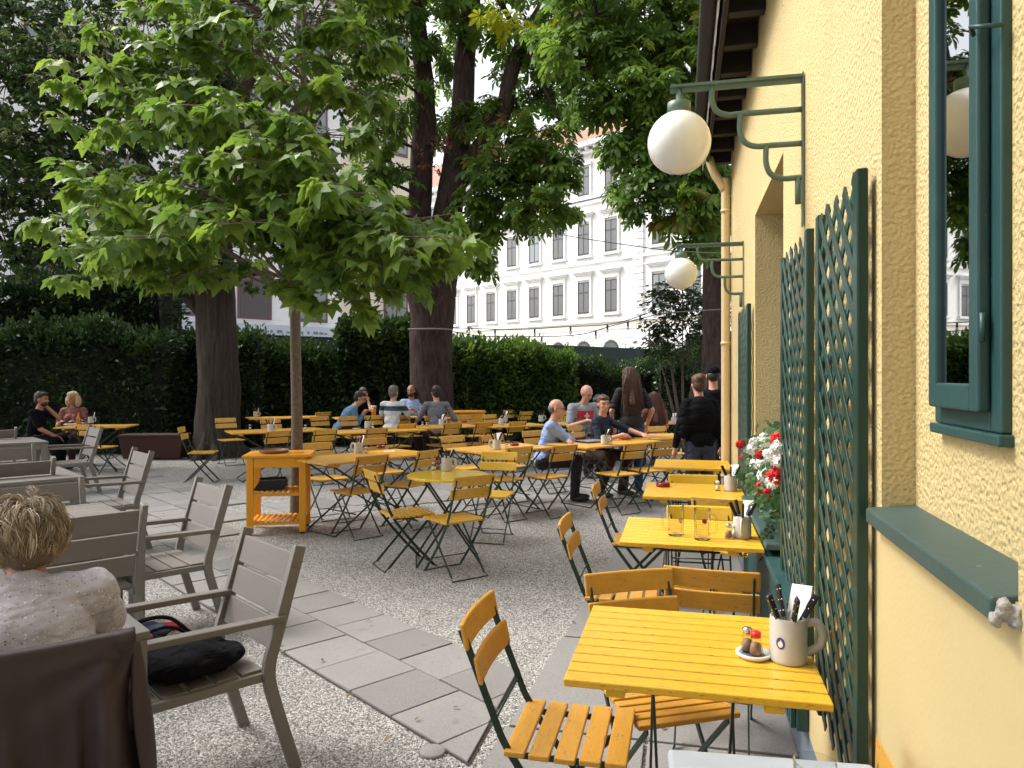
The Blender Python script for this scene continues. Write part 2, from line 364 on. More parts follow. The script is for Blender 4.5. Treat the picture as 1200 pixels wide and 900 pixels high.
for k_ in ('denim_shirt', 'blue_shirt', 'sky_shirt', 'grey_shirt', 'lightgrey_shirt', 'polo', 'black_cloth', 'charcoal_cloth', 'navy_cloth', 'slate_cloth', 'denim', 'brown_trousers', 'print_cloth'):   # creases in the clothes
    n_ = M[k_].node_tree; pb_ = n_.nodes['Principled BSDF']; v_ = objvec(n_, (1.2, 1.0, 2.6)); t_ = noise(n_, 4.5, 3, .5, vec=v_, dist=1.1); bump(n_, pb_, t_.outputs[0], .8, .06)
# ------------------------------------------------------------------ ground
def poly_sheet(name, pts, z, mat, kind='structure'):
    mb = MB(); mb.add([(p[0], p[1], z) for p in pts], [tuple(range(len(pts)))]); o = mb.build(name, mat); return tag(o, kind=kind)
poly_sheet('ground', [(-150, -60), (150, -60), (150, 160), (-150, 160)], 0.0, M['gravel'])
def set_tint(o, vals):
    a = o.data.attributes.new('tint', 'FLOAT', 'FACE'); a.data.foreach_set('value', np.asarray(vals, dtype=np.float32))
def slabs(name, quads, h=.016):
    mb = MB(); T = []
    for q in quads:
        dz = random.uniform(-.003, .003); tl = random.uniform(0, 1) ** 2.0
        n = len(q); c = sum((Vector(p) for p in q), Vector((0, 0, 0))) / n
        tz = [random.uniform(-.002, .002) for _ in q]
        top = [Vector(p) + (c - Vector(p)).normalized() * .006 + Vector((0, 0, h + dz + t)) for p, t in zip(q, tz)]
        bot = [Vector(p) + (c - Vector(p)).normalized() * .006 + Vector((0, 0, -.01)) for p in q]
        mb.add(top + bot, [tuple(range(n))] + [(i, n + i, n + (i + 1) % n, (i + 1) % n) for i in range(n)]); T += [tl] * (n + 1)
    o = mb.build(name, M['slab']); set_tint(o, T); md = o.modifiers.new('bevel', 'BEVEL'); md.width = .004; md.segments = 2
    return tag(o, kind='structure')
def vlim(p): return p.x * WN.x + p.y * WN.y
def clip(q, lim):                                  # keep the part of the slab left of the pavement edge
    out = []
    for i in range(len(q)):
        a, b = q[i], q[(i + 1) % len(q)]; va, vb = vlim(a) - lim, vlim(b) - lim
        if va <= 0: out.append(a)
        if va * vb < 0: out.append(a + (b - a) * (va / (va - vb)))
    return out
Q = []
for ci, (a, b) in enumerate([(1.94, 2.355), (2.355, 2.74)]):
    e2 = 1.45 + (.17 if ci else 0)
    while e2 < 16:
        q = clip([GE(a, e2), GE(b, e2), GE(b, e2 + .365), GE(a, e2 + .365)], -.86)
        if len(q) >= 3: Q.append(q)
        e2 += .365
for a, s in ((2.745, 7.3), (3.15, 8.0), (3.555, 9.0)):   # the paving widens towards the left
    e2 = s
    while e2 < 15: Q.append([GE(a, e2), GE(a + .395, e2), GE(a + .395, e2 + .365), GE(a, e2 + .365)]); e2 += .365
for i in range(14):
    for j in range(2):
        a = 1.53 - j * .405; e2 = 6.6 + i * .365; Q.append([GE(a, e2), GE(a + .395, e2), GE(a + .395, e2 + .365), GE(a, e2 + .365)])
slabs('path', Q)
Q = []                                             # second walk between the table rows
for i in range(14):
    for j in range(3):
        a = 3.96 + i * .40; b = 7.6 + j * .40 - i * .04
        Q.append([GE(a, b), GE(a + .40, b), GE(a + .40, b + .40), GE(a, b + .40)])
slabs('paved_walk', Q, .010)
jb = MB()
jb.add(clip([GE(1.935, 1.45, .005), GE(2.745, 1.62, .005), GE(2.745, 16, .005), GE(1.935, 16, .005)], -.85), [tuple(range(len(clip([GE(1.935, 1.45), GE(2.745, 1.62), GE(2.745, 16), GE(1.935, 16)], -.85))))])
tag(jb.build('path_bed', M['joint']), kind='structure')
Q = []; uu = -1.5   # large concrete slabs along the yellow house
while uu < 12:
    w = -.84 + .055 * max(0, uu - 2)
    for (v0, v1) in ((w, -.16), (-.15, .472)):
        Q.append([W(uu, v0), W(uu, v1), W(uu + 1.18, v1), W(uu + 1.18, v0 + (.055 if v0 == w and uu > 1 else 0))])
    uu += 1.19
slabs('pavement', Q, .02)
# loose pebbles standing proud of the near gravel
def pebbles(n):
    t = np.array([(0, 0, .5), (1, 0, 0), (.3, .8, .05), (-.8, .5, 0), (-.8, -.55, .05), (.3, -.85, 0)], dtype=np.float32)
    fc = np.array([(0, 1, 2), (0, 2, 3), (0, 3, 4), (0, 4, 5), (0, 5, 1)])
    P = []
    while len(P) < n:
        D = 2.6 + 6.5 * random.random() ** 1.6; x = random.uniform(-.72, .3) * D; p = Vector((x, D, 0)); a = p.dot(E1); b = p.dot(E2)
        if 1.92 < a < 2.76 and random.random() > .006: continue
        if 2.7 < a < 3.56 and b > 7.2: continue
        if vlim(p) > -.80: continue
        P.append((x, D, 0))
    P = np.array(P, dtype=np.float32); N_ = len(P)
    s = NR.uniform(.003, .0068, N_)[:, None, None]; ang = NR.uniform(0, 6.28, N_)
    c, sn = np.cos(ang), np.sin(ang); v = t[None] * s
    x = v[:, :, 0] * c[:, None] - v[:, :, 1] * sn[:, None]; y = v[:, :, 0] * sn[:, None] + v[:, :, 1] * c[:, None]
    V = np.stack([x, y, v[:, :, 2] * NR.uniform(.8, 1.8, N_)[:, None] + .001], 2) + P[:, None]
    return mesh_np('loose_gravel', V.reshape(-1, 3), (fc[None] + (np.arange(N_) * 6)[:, None, None]).reshape(-1, 3), np.repeat(NR.random(N_), 5))
def mesh_np(name, V, Fc, tint=None, mat=None, parent=None, smooth=False):
    me = bpy.data.meshes.new(name); k = Fc.shape[1]; n = len(Fc)
    me.vertices.add(len(V)); me.vertices.foreach_set('co', V.astype(np.float32).ravel())
    me.loops.add(n * k); me.loops.foreach_set('vertex_index', Fc.astype(np.int32).ravel())
    me.polygons.add(n); me.polygons.foreach_set('loop_start', np.arange(0, n * k, k, dtype=np.int32))
    me.polygons.foreach_set('use_smooth', np.full(n, smooth)); me.update(calc_edges=True); me.validate()
    if tint is not None: a = me.attributes.new('tint', 'FLOAT', 'FACE'); a.data.foreach_set('value', np.asarray(tint, dtype=np.float32))
    if mat: me.materials.append(mat)
    o = bpy.data.objects.new(name, me); col.objects.link(o)
    if parent is not None: link_child(o, parent)
    return o
def pebble_mat():
    m, n, pb, N, L = newmat('pebbles'); at = N.new('ShaderNodeAttribute'); at.attribute_name = 'tint'
    L.new(ramp(n, at.outputs['Fac'], [(0, (.15, .14, .13)), (.4, (.36, .345, .33)), (1, (.72, .71, .69))]), pb.inputs['Base Color']); pb.inputs['Roughness'].default_value = .8; return m
pb_o = pebbles(80000); pb_o.data.materials.append(pebble_mat()); tag(pb_o, 'loose pale gravel chips lying over the garden floor', 'gravel', kind='stuff')

# ------------------------------------------------------------------ the yellow house on the right
def relief(us, zs, depth, base_v, back_v, MAP):       # wall sheet with recesses: depth[i][j] is how far cell i,j is set back
    mb = MB(); nu, nz = len(us) - 1, len(zs) - 1
    def face(a, b, c, d): mb.add([MAP(*a), MAP(*b), MAP(*c), MAP(*d)], [(0, 1, 2, 3)])
    for i in range(nu):
        for j in range(nz):
            v = base_v + depth[i][j]; face((us[i], v, zs[j]), (us[i + 1], v, zs[j]), (us[i + 1], v, zs[j + 1]), (us[i], v, zs[j + 1]))
            if i + 1 < nu and depth[i + 1][j] != depth[i][j]:
                w = base_v + depth[i + 1][j]; face((us[i + 1], v, zs[j]), (us[i + 1], w, zs[j]), (us[i + 1], w, zs[j + 1]), (us[i + 1], v, zs[j + 1]))
            if j + 1 < nz and depth[i][j + 1] != depth[i][j]:
                w = base_v + depth[i][j + 1]; face((us[i], v, zs[j + 1]), (us[i], w, zs[j + 1]), (us[i + 1], w, zs[j + 1]), (us[i + 1], v, zs[j + 1]))
    for (a, b) in ((us[0], 0), (us[-1], 1)):
        face((a, base_v, zs[0]), (a, back_v, zs[0]), (a, back_v, zs[-1]), (a, base_v, zs[-1]))
    face((us[0], back_v, zs[0]), (us[-1], back_v, zs[0]), (us[-1], back_v, zs[-1]), (us[0], back_v, zs[-1]))
    return mb
house = empty('yellow_house', W(2, .47), 0, 'pale yellow rough plastered house with teal woodwork along the right side', 'house')
us = [-4, 1.20, 1.95, 3.75, 5.17, 7.67]; zs = [0, .78, 1.272, 2.67, 2.95, 3.85]
dep = [[0] * 5 for _ in range(5)]
dep[1][2] = dep[1][3] = .075; dep[3][1] = dep[3][2] = .34
def child(mb, name, mat, parent, bevel=0, inv=True, **k):
    o = mb.build(name, mat, None, bevel, **k)
    if parent is not None:
        mw = Matrix.Translation(parent.location) @ parent.rotation_euler.to_matrix().to_4x4()
        o.data.transform(mw.inverted()); link_child(o, parent)
    return o
child(relief(us, zs, dep, .47, 4.5, W), 'wall', M['stucco'], house, weld=True)
def wbox(mb, u0, u1, v0, v1, z0, z1, mi=0):
    P = [W(u, v, z) for u in (u0, u1) for v in (v0, v1) for z in (z0, z1)]
    mb.add(P, [(0, 1, 3, 2), (4, 6, 7, 5), (0, 4, 5, 1), (2, 3, 7, 6), (0, 2, 6, 4), (1, 5, 7, 3)], mi)
# near window: outer frame, sash, reflecting glass
wf = MB(); wbox(wf, 1.415, 1.462, .528, .56, 1.50, 2.9); wbox(wf, 1.715, 1.755, .528, .56, 1.50, 2.9); wbox(wf, 1.462, 1.715, .528, .56, 1.50, 1.548); wbox(wf, 1.405, 1.765, .52, .56, 1.478, 1.499)
win = child(wf, 'window', M['teal_paint'], house, .004)
sf = MB(); wbox(sf, 1.455, 1.497, .505, .527, 1.535, 2.88); wbox(sf, 1.680, 1.722, .505, .527, 1.535, 2.88); wbox(sf, 1.497, 1.680, .505, .527, 1.535, 1.585); wbox(sf, 1.497, 1.68, .505, .527, 2.83, 2.88)
o = sf.build('sash', M['teal_paint'], None, .005); o.data.transform(Matrix.Translation(house.location).inverted()); link_child(o, win)
gp = MB(); wbox(gp, 1.495, 1.682, .517, .522, 1.58, 2.84); o = gp.build('pane', M['window_near']); o.data.transform(Matrix.Translation(house.location).inverted()); link_child(o, win)
hk = MB(); hk.tube([W(1.455, .50, 2.20), W(1.44, .49, 2.21), W(1.42, .5, 2.20), W(1.41, .53, 2.195)], .004, 6)
o = hk.build('latch', M['teal_paint']); o.data.transform(Matrix.Translation(house.location).inverted()); link_child(o, win)
for z in (1.66, 2.3):
    hk = MB(); hk.tube([W(1.45, .512, z), W(1.45, .512, z + .05)], .005, 8); o = hk.build('hinge', M['teal_paint']); o.data.transform(Matrix.Translation(house.location).inverted()); link_child(o, win)
sb = MB()
P = [W(u, v, z) for u in (1.21, 1.965) for (v, z) in ((.437, 1.240), (.437, 1.276), (.546, 1.290), (.546, 1.240))]
sb.add(P, [(0, 1, 2, 3), (7, 6, 5, 4), (0, 4, 5, 1), (1, 5, 6, 2), (2, 6, 7, 3), (3, 7, 4, 0)])
child(sb, 'window_sill', M['sill_paint'], house, .005)
# mid window: sill ledge, ribbed cladding, dark window deep in the recess
sb = MB(); wbox(sb, 3.72, 5.2, .385, .82, .765, .795); child(sb, 'window_sill', M['sill_paint'], house, .006)
wf = MB(); wbox(wf, 3.78, 3.84, .76, .80, .80, 2.65); wbox(wf, 5.08, 5.14, .76, .80, .80, 2.65); wbox(wf, 3.84, 5.08, .76, .80, .80, .87); wbox(wf, 3.84, 5.08, .76, .80, 2.58, 2.65); wbox(wf, 4.43, 4.49, .755, .80, .87, 2.58)
w2 = child(wf, 'window', M['teal_paint'], house, .005)
gp = MB(); wbox(gp, 3.83, 5.09, .785, .79, .86, 2.59); o = gp.build('pane', M['window_near']); o.data.transform(Matrix.Translation(house.location).inverted()); link_child(o, w2)
cl = MB(); u_ = 3.02
wbox(cl, 3.0, 5.3, .425, .468, .24, .70)
while u_ < 5.28: wbox(cl, u_, u_ + .028, .405, .424, .24, .70); u_ += .05
wbox(cl, 2.98, 5.32, .385, .468, .702, .735)
child(cl, 'ribbed_cladding', M['teal_paint'], house, .003)
# eaves
ea = MB(); wbox(ea, -4, 7.95, .24, .95, 3.86, 3.89)
for i in range(26): wbox(ea, -3.6 + i * .45, -3.52 + i * .45, .26, .468, 3.72, 3.859)
wbox(ea, -4, 7.95, .225, .255, 3.70, 3.92)
child(ea, 'eaves', M['soffit'], house, .004)
rf = MB(); P = [W(-4, .16, 3.90), W(7.95, .16, 3.90), W(7.95, 4.6, 6.4), W(-4, 4.6, 6.4)]
rf.add(P + [p + Vector((0, 0, .1)) for p in P], [(3, 2, 1, 0), (4, 5, 6, 7), (0, 1, 5, 4), (1, 2, 6, 5), (2, 3, 7, 6), (3, 0, 4, 7)])
child(rf, 'roof', M['roof_tile'], house)
gu = MB(); n_ = 160; V = []
for i in range(n_ + 1):
    u = -4 + 11.95 * i / n_; sc_l = .035 * abs(math.sin(i * .62))
    V += [W(u, .200, 3.86), W(u, .200, 3.765 - sc_l), W(u, .206, 3.765 - sc_l), W(u, .206, 3.86)]
gu.add(V, [(4 * i + a, 4 * i + 4 + a, 4 * i + 4 + (a + 1) % 4, 4 * i + (a + 1) % 4) for i in range(n_) for a in range(4)]); child(gu, 'scalloped_trim', M['white_paint'], house)
gu = MB(); gu.tube([W(-4, .15, 3.86), W(7.95, .15, 3.86)], .05, 12); child(gu, 'gutter', M['soffit'], house)
dp = MB(); dp.tube(curve_pts([W(7.55, .25, 3.75), W(7.55, .30, 3.6), W(7.56, .40, 3.42), W(7.56, .41, 3.25), W(7.56, .41, .1)], 5), .042, 12)
for z in (3.2, 1.9, .6): dp.tube([W(7.56, .41, z), W(7.56, .41, z + .03)], .049, 12)
child(dp, 'downpipe', M['pipe_yellow'], house)
# trellis panels
def trellis(u0, u1, z0, z1, label):
    t = empty('trellis_panel', W(u0, .45, z0), 0, label, 'trellis', 'green lattice panels on the yellow wall')
    fr = MB(); vf, vb = .425, .452
    wbox(fr, u0, u0 + .052, vf, vb, z0, z1); wbox(fr, u1 - .05, u1, vf, vb, z0, z1)
    child(fr, 'frame', M['trellis_green'], t, .004)
    sp = .115; U0, U1 = u0 + .052, u1 - .05; slope = .95
    for (sgn, v0, v1) in ((1, .427, .432), (-1, .433, .438)):
        mb = MB(); span = (U1 - U0) * slope; z = z0 - span
        k = 0
        while z < z1 + span:
            # clip the slanted slat to the panel
            za, zb = (z, z + span) if sgn > 0 else (z + span, z)
            pts = []
            for t0, t1 in ((0, 1),):
                A = [U0, za]; B = [U1, zb]; lo, hi = 0.0, 1.0
                dz = zb - za
                for lim, sg in ((z0 + .01, 1), (z1 + random.uniform(-.02, .0), -1)):
                    # keep z>=z0 and z<=z1
                    if abs(dz) > 1e-6:
                        tt = (lim - za) / dz
                        if (dz > 0) == (sg > 0): lo = max(lo, tt)
                        else: hi = min(hi, tt)
            if hi - lo > .03:
                p0 = W(U0 + (U1 - U0) * lo, (v0 + v1) / 2, za + dz * lo); p1 = W(U0 + (U1 - U0) * hi, (v0 + v1) / 2, za + dz * hi)
                mb.bar(p0, p1, .033, v1 - v0, up=WN)
            z += sp; k += 1
        child(mb, 'lattice', M['trellis_green'] if sgn > 0 else M['trellis_slat_lit'], t, .001)
    return t
trellis(2.0, 2.60, .50, 2.12, 'nearest dark green lattice panel fixed to the yellow wall beside the small window')
trellis(2.78, 3.50, .50, 2.12, 'dark green lattice panel on the yellow wall right beside the geranium window')
trellis(5.25, 6.1, .50, 2.09, 'farthest dark green lattice panel on the wall under the far globe lamp')
# wall lamps
def wall_lamp(u, dz, label):
    t = empty('wall_lamp', W(u, .47, 2.2 + dz), 0, label, 'lamp', 'globe lamps on scrolled brackets')
    b = MB(); zt = 2.785 + dz
    b.bar(W(u, .465, zt), W(u, -.05, zt), .035, .012); b.bar(W(u, .465, zt - .014), W(u, -.05, zt - .014), .012, .022)
    for (v, z, zt_) in ((.115, 2.655, 2.775), (.225, 2.52, 2.655), (.325, 2.385, 2.52)):
        z += dz; zt_ += dz
        b.tube(curve_pts([W(u, v, zt_ - .005), W(u, v, z + .065), W(u, v + .018, z + .02), W(u, v + .06, z), W(u, v + .12, z), W(u, .462, z)], 5), .0115, 10)
    b.tube([W(u, .445, 2.385 + dz), W(u, .445, 2.28 + dz)], .0115, 10)
    child(b, 'bracket', M['lamp_green'], t)
    p = MB(); p.bar(W(u, .462, 2.19 + dz), W(u, .462, 2.80 + dz), .032, .006, up=WN); child(p, 'wall_plate', M['lamp_green'], t, .002)
    c = MB(); c.lathe([(.013, .0), (.013, -.045), (.03, -.05), (.047, -.056), (.047, -.095), (.03, -.1)], W(u, -.015, zt - .01), 20); child(c, 'lamp_cap', M['lamp_green'], t)
    g = MB(); g.ell(W(u, -.015, zt - .229), (.128, .128, .128), seg=40, rings=24); child(g, 'globe', M['opal'], t)
wall_lamp(3.115, 0, 'near white globe lamp on a scrolled green bracket by the roof edge')
wall_lamp(6.08, -.14, 'far white globe lamp on a scrolled green bracket near the downpipe')

# ------------------------------------------------------------------ buildings behind the garden
def ebox(mb, a0, a1, b0, b1, z0, z1, mi=0):
    P = [GE(a, b, z) for a in (a0, a1) for b in (b0, b1) for z in (z0, z1)]
    mb.add(P, [(0, 1, 3, 2), (4, 6, 7, 5), (0, 4, 5, 1), (2, 3, 7, 6), (0, 2, 6, 4), (1, 5, 7, 3)], mi)
def facade_mat():
    m, n, pb, N, L = newmat('white stucco facade'); t = noise(n, .25, 6, .6); t2 = noise(n, 3, 5, .6)
    c = mix_col(n, t.outputs[0], (.74, .74, .73), (.84, .84, .83)); c2 = mix_col(n, ramp(n, t2.outputs[0], [(.5, 0.0), (.8, .35)]), c, (.58, .57, .54))
    L.new(c2, pb.inputs['Base Color']); pb.inputs['Roughness'].default_value = .85; return m
M['facade'] = facade_mat()
M['facade_band'] = simple('cream sill course', (.66, .62, .52), .85, .06, 2)
M['trim'] = simple('white trim', (.74, .74, .73), .8, .05, 3)
M['win_frame'] = simple('dark grey window frame', (.035, .038, .04), .5)
town = empty('town_building', GE(36.6, 40), 0, 'grand white stuccoed town building with pediment windows and red tiled roof', 'building')
fw = MB(); A0 = 36.6
ebox(fw, A0, A0 + 14, 16, 66, 0, 16.6); child(fw, 'wall', M['facade'], town)
tr = MB()
ebox(tr, A0 - .12, A0, 16, 66, 5.0, 5.25); ebox(tr, A0 - .06, A0, 16, 66, 4.55, 4.7); ebox(tr, A0 - .15, A0, 16, 66, 8.85, 9.0)
ebox(tr, A0 - .16, A0, 16, 66, 12.75, 12.95); ebox(tr, A0 - .25, A0, 16, 66, 13.05, 13.15)
ebox(tr, A0 - .35, A0, 16, 66, 16.0, 16.2); ebox(tr, A0 - .7, A0, 16, 66, 16.4, 16.7)
b = 16.2
while b < 66: ebox(tr, A0 - .5, A0, b, b + .22, 16.2, 16.4); b += .7
wz = [(5.66, 7.7), (9.5, 11.5), (13.4, 15.2)]
WE = [21.6, 23.9, 26.3] + [29.97 + 2.3 * i for i in range(16)]
wins = []
for r_, (z0, z1) in enumerate(wz):
    for e in WE:
        ebox(tr, A0 - .10, A0, e - .66, e - .50, z0 - .05, z1 + .12); ebox(tr, A0 - .10, A0, e + .50, e + .66, z0 - .05, z1 + .12)
        ebox(tr, A0 - .22, A0, e - .75, e + .75, z0 - .22, z0 - .08)
        if r_ < 2:
            ebox(tr, A0 - .12, A0, e - .66, e + .66, z1 + .13, z1 + .42)
            ebox(tr, A0 - .34, A0, e - .90, e + .90, z1 + .62, z1 + .72); ebox(tr, A0 - .26, A0, e - .80, e + .80, z1 + .52, z1 + .617); ebox(tr, A0 - .19, A0, e - .72, e + .72, z1 + .43, z1 + .515)
            ebox(tr, A0 - .05, A0, e - .55, e + .55, z0 - .62, z0 - .30)
        else: ebox(tr, A0 - .2, A0, e - .7, e + .7, z1 + .12, z1 + .28)
for z in [5.35 + i * .42 for i in range(18)]:
    ebox(tr, A0 - .14, A0, 27.45, 28.2 - (.12 if int(z / .42) % 2 else 0), z, z + .37)
for z in [2.3 + i * .42 for i in range(5)]:                     # rusticated ground floor joints as raised courses
    b = 16
    for e in WE + [66]:
        ebox(tr, A0 - .06, A0, b, e - 1.05, z, z + .36); b = e + 1.05
child(tr, 'trim', M['trim'], town)
bd = MB(); ebox(bd, A0 - .04, A0, 16, 66, 4.705, 4.99); child(bd, 'sill_course', M['facade_band'], town)
wp = MB()
def far_window(e, z0, z1, mat, arch=False):
    fr = MB()
    if not arch:
        ebox(fr, A0 - .05, A0 + .0, e - .5, e + .5, z0, z1)
    else:
        n = 12; P = [(math.cos(PI * i / n) * .62, math.sin(PI * i / n) * .62) for i in range(n + 1)] + [(-.62, -1.4), (.62, -1.4)]
        for zz in (A0 - .05,): fr.add([GE(zz, e - x, z0 + y) for x, y in P] + [GE(A0, e - x, z0 + y) for x, y in P], [tuple(range(n + 3))] + [(i, (i + 1) % (n + 3), n + 3 + (i + 1) % (n + 3), n + 3 + i) for i in range(n + 3)])
    o = child(fr, 'window', M['win_frame'], town)
    pn = MB()
    if not arch:
        zt = z0 + (z1 - z0) * .66
        for (a, b_) in ((-.42, -.04), (.04, .42)):
            ebox(pn, A0 - .06, A0 - .051, e + a, e + b_, z0 + .08, zt - .04); ebox(pn, A0 - .06, A0 - .051, e + a, e + b_, zt + .04, z1 - .08)
    else:
        n = 10; P = [(math.cos(PI * i / n) * .5, math.sin(PI * i / n) * .5) for i in range(n + 1)]
        pn.add([GE(A0 - .058, e - x, z0 + y) for x, y in P], [tuple(range(n + 1))])
    o2 = pn.build('pane', mat); o2.data.transform(Matrix.Translation(town.location).inverted()); link_child(o2, o)
for (z0, z1) in wz:
    for e in WE: far_window(e, z0, z1, random.choice([M['window_far']] * 4 + [M['window_mid']]))
vo = MB()
for e in WE:
    far_window(e, 3.2, 0, M['window_far'], True)
    n = 9
    for i in range(n):
        t0, t1 = PI * i / n + .03, PI * (i + 1) / n - .03
        P = [(.68, t0), (1.15, t0), (1.15, t1), (.68, t1)]
        V = [GE(A0 - .1, e - r_ * math.cos(t), 3.2 + r_ * math.sin(t)) for r_, t in P] + [GE(A0, e - r_ * math.cos(t), 3.2 + r_ * math.sin(t)) for r_, t in P]
        vo.add(V, [(0, 1, 2, 3), (0, 4, 5, 1), (1, 5, 6, 2), (2, 6, 7, 3), (3, 7, 4, 0)])
child(vo, 'arch_trim', M['trim'], town)
rt = MB(); P = [GE(A0 - .7, 16, 16.7), GE(A0 - .7, 66, 16.7), GE(A0 + 5, 66, 21), GE(A0 + 5, 16, 21), GE(A0 + 14, 16, 16.7), GE(A0 + 14, 66, 16.7)]
rt.add(P, [(0, 1, 2, 3), (3, 2, 5, 4), (0, 3, 4), (1, 5, 2)]); child(rt, 'roof', M['roof_tile'], town)
for e in (33, 40, 47):
    ch = MB(); ebox(ch, A0 + 1.6, A0 + 3, e, e + 1.6, 17.4, 20.4); child(ch, 'chimney', M['facade'], town)
# left building, along e1
M['render_white'] = simple('white render', (.86, .85, .85), .9, .04, 1.5)
M['render_cream'] = simple('cream render', (.80, .72, .58), .9, .05, 1.5)
M['brown_frame'] = simple('brown window frame', (.15, .085, .085), .5)
def mid_window(par, e, z0, z1, w, B0, blind=False):
    fr = MB(); n = 2
    ebox(fr, e - w / 2, e + w / 2, B0 - .06, B0, z0, z1); o = child(fr, 'window', M['brown_frame'], par, .01)
    pn = MB()
    if blind: ebox(pn, e - w / 2 + .1, e + w / 2 - .1, B0 - .075, B0 - .061, z0 + .1, z1 - .35)
    else:
        for (a, b_) in ((-w / 2 + .1, -.05), (.05, w / 2 - .1)): ebox(pn, e + a, e + b_, B0 - .07, B0 - .061, z0 + .12, z1 - .12)
    o2 = pn.build('pane', simple('roller shutter', (.10, .085, .09), .6) if blind else M['window_mid']); o2.data.transform(Matrix.Translation(par.location).inverted()); link_child(o2, o)
B0 = 27.4
lb = empty('white_house', GE(10, B0), 0, 'white rendered apartment house with brown window frames behind the left hedge', 'building')
mb = MB(); ebox(mb, -6, 15.8, B0, B0 + 10, 0, 17); child(mb, 'wall', M['render_white'], lb)
for z0 in (3.75, 7.3, 10.9, 14.3):
    for i, e in enumerate((.6, 3, 5.3, 7.6, 9.8, 12.1, 14.5)): mid_window(lb, e, z0, z0 + 1.85, 1.35, B0, blind=(i == 5 and z0 < 4))
mb = MB(); ebox(mb, -6.3, 16.1, B0 - .4, B0 + 10.4, 17, 17.4); child(mb, 'roof', M['roof_tile'], lb)
lc = empty('cream_house', GE(17.6, B0 + .3), 0, 'narrow cream rendered house between the white house and the thick chestnut', 'building')
mb = MB(); ebox(mb, 15.81, 20.3, B0 + .25, B0 + 9, 0, 19); child(mb, 'wall', M['render_cream'], lc)
for z0 in (3.3, 7.3, 11.4, 15): mid_window(lc, 18.7, z0, z0 + 1.9, 1.25, B0 + .25)
mb = MB(); ebox(mb, 15.6, 20.6, B0 - .1, B0 + 9.3, 19, 19.4); child(mb, 'roof', M['roof_tile'], lc)
aw = empty('awning', GE(11, B0 - .8), 0, 'long white awning with a printed valance below the brown framed windows', 'awning')
mb = MB(); P = [GE(3, B0 - .02, 3.75), GE(16.9, B0 - .02, 3.75), GE(16.9, B0 - 1.0, 3.5), GE(3, B0 - 1.0, 3.5)]
mb.add(P + [p + Vector((0, 0, -.03)) for p in P], [(0, 1, 2, 3), (7, 6, 5, 4), (0, 4, 5, 1), (1, 5, 6, 2), (2, 6, 7, 3), (3, 7, 4, 0)]); child(mb, 'canopy', M['white_paint'], aw)
mb = MB(); ebox(mb, 3, 16.9, B0 - 1.03, B0 - 1.001, 3.12, 3.5); child(mb, 'valance', simple('pale blue white cloth', (.62, .68, .76), .8), aw)
mb = MB(); a = 9.6                                                     # the print on the valance is too small to read: short grey strokes
while a < 16.5:
    w = random.uniform(.05, .22); ebox(mb, a, a + w, B0 - 1.036, B0 - 1.031, 3.20, 3.20 + random.uniform(.06, .12)); a += w + random.choice([.04, .05, .16, .3])
child(mb, 'valance_print', simple('grey print', (.22, .26, .32), .8), aw)
mb = MB(); ebox(mb, 2.5, 17, B0 - .9, B0 - .86, 0, 3.1); tag(child(mb, 'dark_panel', M['dark_green_tarp'], None), 'dark green panel closing off the space below the white awning', 'screen')  # flat dark panel filling the dark area under the awning
mb = MB(); ebox(mb, 10.2, 24, 13.8, 13.86, 0, 2.42); o = child(mb, 'garden_fence', M['dark_green_tarp'], None); tag(o, 'dark green closed fence behind the right hedge', 'fence')
# ------------------------------------------------------------------ foliage
def leaflets(n, spread, w, lmin, droop, tipw=.62, sh=.38):
    """palmate leaf: n leaflets (6-gons) around the petiole end; local x along the leaf, z up"""
    V = []; k = 6
    for i in range(n):
        a = -spread + 2 * spread * i / (n - 1); L = 1 - (1 - lmin) * abs(a) / spread
        for (r, s) in ((.05, -.02), (tipw, -w / 2), (.85, -w * sh), (1.0, 0), (.85, w * sh), (tipw, w / 2)):
            r_, s_ = r * L, s * L
            V.append((r_ * math.cos(a) - s_ * math.sin(a), r_ * math.sin(a) + s_ * math.cos(a), -droop * r_ * r_ + .25 * abs(s_) * (1 if r < .8 else .4)))
    return np.array(V, dtype=np.float32), k
L_CHEST = leaflets(7, R(120), .34, .55, .38)
L_YOUNG = leaflets(5, R(108), .58, .58, .30, .46, .15)
L_GERA = leaflets(5, R(150), .75, .9, .1, .6)
L_OVAL = (np.array([(0, 0, 0), (.35, -.22, .05), (.75, -.17, .02), (1, 0, -.12), (.75, .17, .02), (.35, .22, .05)], dtype=np.float32), 6)
L_HEART = (np.array([(0, 0, 0), (.15, -.38, .06), (.65, -.30, .0), (1, 0, -.15), (.65, .30, .0), (.15, .38, .06)], dtype=np.float32), 6)
def leaves(name, tpl, pos, dirs, size, tint, mat, parent=None, tilt=.35, kind=None):
    """pos (n,3), dirs (n,3) growing direction of each leaf; tilt = scatter of the normal"""
    T, k = tpl; pos = np.asarray(pos, dtype=np.float32); n = len(pos)
    d = np.asarray(dirs, dtype=np.float32); d = d / (np.linalg.norm(d, axis=1, keepdims=True) + 1e-6)
    up = np.array([0, 0, 1.0]) + NR.normal(0, tilt, (n, 3)); s = np.cross(up, d); s /= (np.linalg.norm(s, axis=1, keepdims=True) + 1e-6); nn = np.cross(d, s)
    size = np.asarray(size, dtype=np.float32).reshape(-1, 1, 1)
    V = (T[None, :, 0:1] * d[:, None] + T[None, :, 1:2] * s[:, None] + T[None, :, 2:3] * nn[:, None]) * size + pos[:, None]
    m = len(T) // k
    Fc = np.arange(n * len(T)).reshape(-1, k)
    return mesh_np(name, V.reshape(-1, 3), Fc, np.repeat(np.clip(tint, 0, 1), m), mat, parent)
